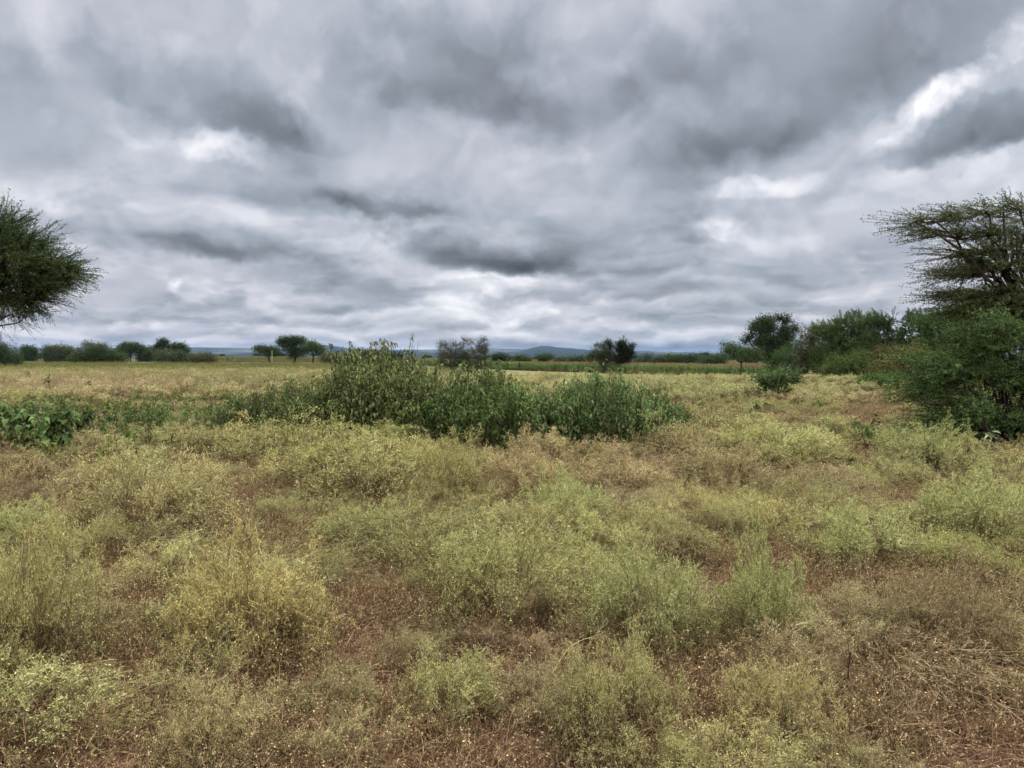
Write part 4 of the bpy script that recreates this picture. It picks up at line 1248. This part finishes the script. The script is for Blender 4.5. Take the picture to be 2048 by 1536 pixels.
scatter('maize_crop', 'dull ripening maize behind the dry field, around the trio of acacias', 'maize', MZD, p, ro, r.uniform(.75, 1.0, kk.sum()), None, seed=18)
x, y, q = x[~kk], y[~kk], q[~kk]
p, ro = place(x, y, r, .05)
scatter('maize_crop', 'green maize with tan tassels in a long band across the middle distance', 'maize', MZ, p, ro, r.uniform(.95, 1.25, len(x)) * (.8 + .15 * (q > 850)), None, seed=15)
print('maize', len(x))

# bush country between the fields and the hills
BB = []
for i in range(3):
    a, b = woody(300 + i, [(0, 0, 2.2, 2.6, 2.6, 1.3), (1.5, .4, 2.8, 1.8, 1.8, .8), (-1.4, -.3, 2.6, 1.8, 1.6, .9)], [[0, 0, -.2]], [[0, 0, 1.2]], .15, 6, 16, 70, 12, .55, spread=.35)
    mm = MB(); m_ = b
    b.V += [v for v in a.V]; b.Q += [qq + b.n for qq in a.Q]; b.C += [np.zeros_like(c) for c in a.C]; b.QM += a.QM; b.n += a.n
    BB.append(b.mesh('far_bush', [M['leaf']]))
r = np.random.default_rng(16)
x, y = sample_band(r, 230, 480, .0025, over=1.15)
x2, y2 = sample_band(r, 3300, 8150, .00010, over=1.1)
q = 1024 + F_PX * x / y
k = (np.abs(q - 470) > 60) & (np.abs(q - 840) > 40) | (r.uniform(size=len(x)) < .25)
x, y = x[k], y[k]
p, ro = place(x, y, r, .03)
o = scatter('far_scrub', 'low scattered scrub on the plain beyond the fields', 'scrub', BB, p, ro, r.uniform(.4, .85, len(x)), None, seed=16)
o.color = (.05, .075, .03, 1)

# ------------------------------------------------------------------ single weeds and clumps one can point at
TUFO = [dome_weed(400 + i, n=(70, 80, 60, 74)[i], h=.6, spread=(.95, 1.15, .75, 1.05)[i], dens=1.25).mesh('wiry_weed', [M['tuft_obj']]) for i in range(4)]
WG = 'large wiry weeds of the foreground'


def tuft(px, pyb, pyt, wpx, col, label, v=0, rot=0., lean=(0, 0)):
    b = ground_at(px, pyb)
    h = max(.2, height_to(pyt, b)) * 1.12
    w = wpx / F_PX * b[1] / 2
    o = bpy.data.objects.new('wiry_weed', TUFO[v]); COL.objects.link(o)
    o.location = b
    sp = (.56, .62, .46, .60)[v]
    o.scale = (w / sp * 1.12, w / sp * 1.12, h / .60)
    o.rotation_euler = (lean[1], lean[0], rot)
    cr_, cg_, cb_ = (c * 1.2 for c in col)
    cr_ = min(max(cr_, .92 * cg_), 1.22 * cg_)
    o.color = (cr_, cg_, min(max(cb_ * 1.1, .40 * cg_), .52 * cg_), 1)
    tag(o, label, 'weed', WG)


for a in [
    (300, 1090, 905, 300, (.50, .46, .19), 'large straw-green dome of weed, left of centre below the broad-leaved plants', 1, .3),
    (720, 1000, 862, 300, (.46, .45, .13), 'yellow green domed weed touching the front of the tall weed clump', 3, .9),
    (510, 1345, 1110, 250, (.52, .45, .16), 'upright yellowish weed with dark bare stems under it beside the red-brown bare patch', 2, 2.0),
    (55, 1370, 1070, 290, (.45, .42, .15), 'bulky olive weed at the left frame edge', 1, 4.0),
    (30, 1100, 1000, 170, (.45, .50, .13), 'bright green low weed at the left frame edge above the bulky olive one', 0, 1.0),
    (1040, 1005, 895, 150, (.58, .42, .26), 'tan weed with pale upright stalks over a dark hollow', 2, .5),
    (1130, 1080, 955, 170, (.44, .52, .11), 'small vivid green weed right of the dark hollow', 3, .2),
    (1020, 1250, 1050, 300, (.46, .47, .14), 'widest yellow green weed in the centre of the foreground', 1, 2.6),
    (900, 1010, 880, 160, (.48, .45, .14), 'yellow green weed left of the tan one with pale stalks', 3, 3.3),
    (740, 1110, 1005, 200, (.42, .45, .13), 'bent green weed above the red-brown bare patch', 0, 5.0),
    (1250, 1010, 915, 170, (.54, .40, .22), 'tan brown weed right of the vivid green one', 2, 1.4),
    (1300, 1310, 1110, 230, (.38, .46, .12), 'green weed in the lower middle of the foreground', 3, 1.2),
    (1640, 1000, 930, 200, (.40, .33, .19), 'grey brown weed arching over a black hollow on the right', 1, .6),
    (1960, 1110, 945, 240, (.42, .50, .12), 'bright yellow green weed at the right frame edge below the thistle', 1, 3.7),
    (1720, 1140, 1020, 230, (.45, .49, .13), 'yellow green spreading weed in the right foreground', 3, 2.2),
    (1890, 1330, 1150, 190, (.46, .29, .16), 'rusty dried weed in the lower right', 2, 4.4),
    (900, 1440, 1310, 220, (.46, .46, .13), 'arching light green weed low in the centre bottom', 0, .1),
    (1530, 1330, 1100, 150, (.34, .46, .13), 'narrow fresh green weed standing alone on brown ground', 2, 2.9),
    (1230, 1500, 1290, 230, (.46, .44, .17), 'pale olive weed at the bottom edge right of centre', 3, 4.9),
    (430, 1540, 1370, 260, (.48, .42, .18), 'straw coloured weed at the bottom edge left of centre', 1, 5.4),
    (1560, 1520, 1340, 240, (.50, .44, .18), 'straw yellow weed at the bottom edge on the right', 1, 2.1),
    (1450, 1000, 880, 200, (.46, .40, .18), 'sandy weed in front of the right end of the green clumps', 0, 3.0),
    (1850, 960, 850, 200, (.38, .47, .16), 'green weed with pale flower specks under the thorn shrub', 1, 1.9),
    (1560, 930, 845, 220, (.50, .52, .14), 'light yellow green weed in the right middle ground', 3, .8),
]:
    tuft(*a)

# the tall clumps of leafy weed in the middle
CL = 'tall leafy weed clumps across the middle'


def clump(label, px, dist, w, pyt, col, seed, n, leafL=.07, seeds=0, tall=0, deep=1.2, pw=2.0):
    """dense stand of upright leafy stems: dome-shaped top"""
    r = np.random.default_rng(seed)
    b = at_dist(px, dist)
    W_ = w / F_PX * dist / 2
    H = height_to(pyt, b)
    st, lf = MB(), MB()
    a = r.uniform(0, 2 * PI, n); q = np.sqrt(r.uniform(0, 1, n))
    x, y = np.cos(a) * q * W_, np.sin(a) * q * deep
    lump = .82 + .36 * fbm((x + seed) * 1.1, (y + seed) * 1.1, seed, 2)
    h = H * (1 - .55 * q ** pw) * lump * r.uniform(.82, 1.05, n)
    h = np.maximum(h, .35)
    z = tz(b[0] + x, b[1] + y) - b[2]
    S = lines(np.stack([x, y, z - .03], -1), np.stack([x / W_ * .25 + r.normal(0, .12, n), y / deep * .2 + r.normal(0, .12, n), np.ones(n)], -1), h, 7, r, .06, .04)
    tubes(st, S, rad(n, 7, .007, .003), cc(S, .3, r))
    Bn, _, _ = sprout(S, 5, .25, .95, .38, .62, 4, r, .14, .22)
    tubes(st, Bn, rad(len(Bn), 4, .004, .002), cc(Bn, .4, r))
    for s_, k in ((S, 14), (Bn, 9)):
        p, tg, _ = along(s_, k, r, .15, 1.)
        out = unit(np.cross(tg, unit(r.normal(size=tg.shape))) + np.array([0, 0, .1]))
        c1 = vnoise(p[:, 0] * 1.5 + seed, p[:, 2] * 1.5 + p[:, 1], seed)
        pale = (r.uniform(size=len(p)) < .08) * .35
        C = np.stack([np.clip(r.normal(.85, .15, len(p)), 0, 1), np.clip(.2 + .45 * c1 + r.normal(0, .13, len(p)) + pale, 0, 1), r.uniform(0, 1, len(p)) ** 1.6], -1)
        sc = r.uniform(.5, 1.2, len(p))
        heart_leaf(lf, p + out * .02, out + r.normal(size=p.shape) * .3, leafL * sc, leafL * .55 * sc, r, C, .75)
    root = empty('weed_clump', tuple(b))
    tag(root, label, 'weed clump', CL)
    s1 = st.build('stems', [M['weedleaf']], root); s1.color = (.20, .22, .11, 1)
    l1 = lf.build('leaves', [M['weedleaf']], root); l1.color = (*col, 1)
    if seeds:
        k = r.choice(np.where(h > np.percentile(h, 70))[0], seeds)
        T = S[k, -1]
        P = lines(T - np.array([0, 0, .05]), np.stack([r.normal(0, .3, seeds), r.normal(0, .3, seeds), np.ones(seeds)], -1), r.uniform(.12, tall, seeds), 7, r, .12, .05, .55)
        for i in range(seeds):
            sd = MB()
            tubes(sd, P[i:i + 1], rad(1, 7, .006, .004), cc(P[i:i + 1], .2, r))
            p, tg, _ = along(P[i:i + 1], 7, r, .45, 1.)
            C = np.stack([r.uniform(.3, 1, len(p)), r.uniform(.1, .9, len(p)), p[:, 0] * 0], -1)
            heart_leaf(sd, p, tg * .3 + r.normal(size=p.shape) * .5 - np.array([0, 0, .4]), .07, .035, r, C, .6)
            sd.build('seed_head', [M['seed']], root)


clump('tallest grey green weed clump, topped by nodding seed heads against the sky', 760, 14.0, 215, 685, (.23, .30, .10), 501, 300, pw=3.0, seeds=26, tall=.36)
clump('lower left shoulder of weeds, blue green, left of the tallest clump', 600, 14.6, 280, 742, (.20, .28, .085), 502, 200, .058)
clump('sloping weed clump hugging the right side of the tallest one', 860, 13.6, 170, 732, (.21, .28, .085), 503, 150, .062)
clump('rounded dark green weed clump in the centre of the row', 965, 13.2, 210, 716, (.18, .31, .085), 504, 210, .068)
clump('low gap-filling weeds between the centre clump and the right clump', 1080, 13.8, 130, 772, (.18, .25, .08), 505, 70, .06)
clump('broad domed weed clump at the right end of the row', 1205, 13.6, 270, 724, (.18, .31, .095), 506, 240, .065)
clump('small weed clump leading off from the left shoulder', 485, 15.0, 80, 782, (.14, .23, .08), 507, 50, .07)
clump('little weed clump just past the right end of the row', 1345, 15.0, 90, 800, (.17, .27, .085), 509, 34, .06)
clump('knee-high green weeds at the left foot of the tall row', 300, 15.5, 200, 797, (.16, .27, .08), 508, 34, .07, deep=1.6)

# single leafy plants
def single(name, label, px, pyb, pyt, col, seed, n=3, spread=.3, L=.13, W=.10, per=10, branch=2, group=None, droop=.7):
    b = ground_at(px, pyb)
    h = height_to(pyt, b)
    o = leafy_weed(seed, h / 1.0, spread, n, per, L, W, droop, branch).build(name, [M['weedleaf']])
    o.location = b; o.color = (*col, 1)
    tag(o, label, 'plant', group)


BLP = 'broad-leaved plants at the left edge'
single('broad_leaved_plant', 'leftmost broad-leaved plant with big hanging heart-shaped leaves, cut by the frame', 8, 905, 795, (.17, .29, .09), 601, 8, .7, .115, .09, 16, 4, BLP)
single('broad_leaved_plant', 'broad-leaved plant second from the left edge, hanging leaves', 62, 920, 790, (.17, .29, .09), 602, 8, .7, .115, .09, 16, 4, BLP)
single('broad_leaved_plant', 'broad-leaved plant third from the left edge with bare reddish stems below', 110, 925, 798, (.17, .29, .09), 603, 7, .6, .115, .09, 16, 4, BLP)
single('broad_leaved_plant', 'rightmost of the broad-leaved plants by the left edge', 140, 900, 812, (.17, .29, .09), 604, 4, .3, .12, .10, 18, 3, BLP)
TP_ = 'lone leafy stalks in the pale dry field'
single('leafy_stalk', 'dark leafy stalk standing in the dry field near the left edge', 88, 800, 742, (.05, .10, .03), 605, 1, .05, .16, .13, 16, 0, TP_)
single('leafy_stalk', 'second dark leafy stalk in the dry field, right of the first', 185, 800, 742, (.05, .10, .03), 606, 1, .08, .15, .12, 16, 0, TP_)
single('leafy_stalk', 'small leafy stalk far out in the dry field by the left edge', 60, 768, 733, (.06, .10, .03), 607, 1, .05, .15, .12, 12, 0, TP_)
single('pale_leaved_plant', 'single pale-leaved plant standing in front of the low gap in the weed clumps', 1118, 900, 806, (.34, .43, .22), 608, 2, .12, .12, .085, 10, 1)
single('green_weed', 'dark green leafy weed among pale flower specks under the thorn shrub', 1862, 955, 882, (.055, .15, .055), 609, 4, .6, .13, .09, 9, 2)
single('thistle', 'pale upright thistle-like weed standing against the dark thorn shrub', 1990, 925, 826, (.42, .50, .28), 610, 1, .02, .13, .045, 26, 1, None, .35)

# fallen sticks, bare stalks
r = np.random.default_rng(30)
def stick(px, py, ang, L, label, seed, r0=.006, z=.05):
    q = np.random.default_rng(seed)
    b = ground_at(px, py)
    mb = MB()
    P = lines(np.array([[0, 0, 0.]]), np.array([[math.cos(ang), math.sin(ang), .02]]), L, 9, q, .09)
    tubes(mb, P, rad(1, 9, r0, r0 * .45), cc(P, .3, q), 6)
    S, _, _ = sprout(P, 3, .3, .9, L * .3, .5, 4, q, .15)
    tubes(mb, S, rad(3, 4, r0 * .45, r0 * .2), cc(S, .3, q), 5)
    o = mb.build('fallen_stick', [M['stick']])
    o.location = (b[0], b[1], b[2] + z)
    tag(o, label, 'stick')


stick(262, 1232, -.12, .33, 'thin dark fallen stick lying left of the upright yellowish weed', 71)
stick(290, 1292, .05, .22, 'short dark stick on the bare soil below the longer one', 72)
stick(790, 1175, .5, .30, 'dark bent stalk leaning at the upper rim of the red-brown bare patch', 73, .005, .08)
stick(1830, 1090, -.35, .4, 'slender dark twig lying over the yellow green weeds on the right', 74, .005, .2)
for i, (px, pyb, pyt, lab) in enumerate([(1568, 1245, 1150, 'bare dark stalk beside the fresh green weed'), (1975, 1330, 1240, 'thick bare dark stalk near the right frame edge'),
                                         (1755, 1240, 1150, 'bare dark stalk on brown ground right of the fresh green weed'),
                                         (1690, 1440, 1300, 'tall bare stalk in the lower right, left of the rusty weed'), (925, 1490, 1400, 'short dark stalk at the centre bottom'),
                                         (1840, 1420, 1330, 'bare stalk in front of the rusty weed')]):
    q = np.random.default_rng(700 + i)
    b = ground_at(px, pyb); h = height_to(pyt, b)
    mb = MB()
    P = lines(np.array([[0, 0, -.02]]), np.array([[q.normal(0, .1), q.normal(0, .1), 1.]]), h, 7, q, .06)
    tubes(mb, P, rad(1, 7, .004, .0025), cc(P, .3, q), 5)
    S, _, _ = sprout(P, 4, .4, .95, h * .3, .5, 4, q, .15, .1)
    tubes(mb, S, rad(4, 4, .002, .0012), cc(S, .3, q), 4)
    o = mb.build('bare_stalk', [M['stick']]); o.location = b
    tag(o, lab, 'stalk', 'dark bare stalks of the foreground')

# pole by the acacias and the far mast
mb = MB(); b = at_dist(544, 150)
P = lines(np.array([[0, 0, -.2]]), np.array([[.01, 0, 1.]]), height_to(699, b) + .2, 4, r, .004)
tubes(mb, P, rad(1, 4, .07, .06), cc(P, 1, r), 8)
m, g = new_mat('pale_post_wood'); finish(g, (.45, .45, .42, 1), .7)
o = mb.build('wooden_pole', [m], smooth=True); o.location = b; tag(o, 'thin pale pole standing in front of the leftmost acacia of the trio', 'pole')
b = at_dist(441, 2400)
m, g = new_mat('mast_steel'); finish(g, (.30, .31, .33, 1), .6)
mb = MB(); H = height_to(677, b)
for (dx, dy) in ((-.5, -.3), (.5, -.3), (0, .6)):
    P = np.linspace([dx, dy, -1], [dx * .5, dy * .5, H], 5)[None]
    tubes(mb, P, rad(1, 5, .14, .10), cc(P, 1, r), 4)
Z = np.linspace(0, H - 1, 24)
for j in range(23):
    P = np.array([[[(-1) ** j * .45, -.3, Z[j]], [(-1) ** (j + 1) * .45, -.3, Z[j + 1]]]])
    tubes(mb, P, rad(1, 2, .06, .06), cc(P, 1, r), 4)
o = mb.build('radio_mast', [m]); o.location = b; tag(o, 'slim grey lattice mast on the skyline left of the acacia trio', 'mast')

# ------------------------------------------------------------------ haze
bm_ = [(-22500, -430, -30), (22500, -430, -30), (22500, 16300, -30), (-22500, 16300, -30)]
V = np.array([list(v) for v in bm_] + [[v[0], v[1], 96] for v in bm_], float)
mb = MB(); mb.add(V, Q=[[0, 3, 2, 1], [4, 5, 6, 7], [0, 1, 5, 4], [1, 2, 6, 5], [2, 3, 7, 6], [3, 0, 4, 7]])
m = bpy.data.materials.new('haze_air'); m.use_nodes = True; m.node_tree.nodes.clear()
g = G(m.node_tree)
pv = g.n('ShaderNodeVolumePrincipled'); pv.inputs['Color'].default_value = (.34, .58, 1.0, 1); pv.inputs['Density'].default_value = HAZE
pv.inputs['Anisotropy'].default_value = .0
oo = g.n('ShaderNodeOutputMaterial'); m.node_tree.links.new(pv.outputs[0], oo.inputs['Volume'])
if HAZE > 0:
    o = mb.build('haze', [m]); tag(o, 'thin blue air over the whole plain', None, None, 'stuff')

SC.cycles.max_bounces = 6
SC.cycles.diffuse_bounces = 3
SC.cycles.glossy_bounces = 1
SC.cycles.transmission_bounces = 3
SC.cycles.volume_bounces = 0
SC.cycles.transparent_max_bounces = 4
SC.cycles.use_adaptive_sampling = True
SC.cycles.adaptive_threshold = .02
SC.cycles.adaptive_min_samples = 8
SC.cycles.caustics_reflective = False
SC.cycles.caustics_refractive = False
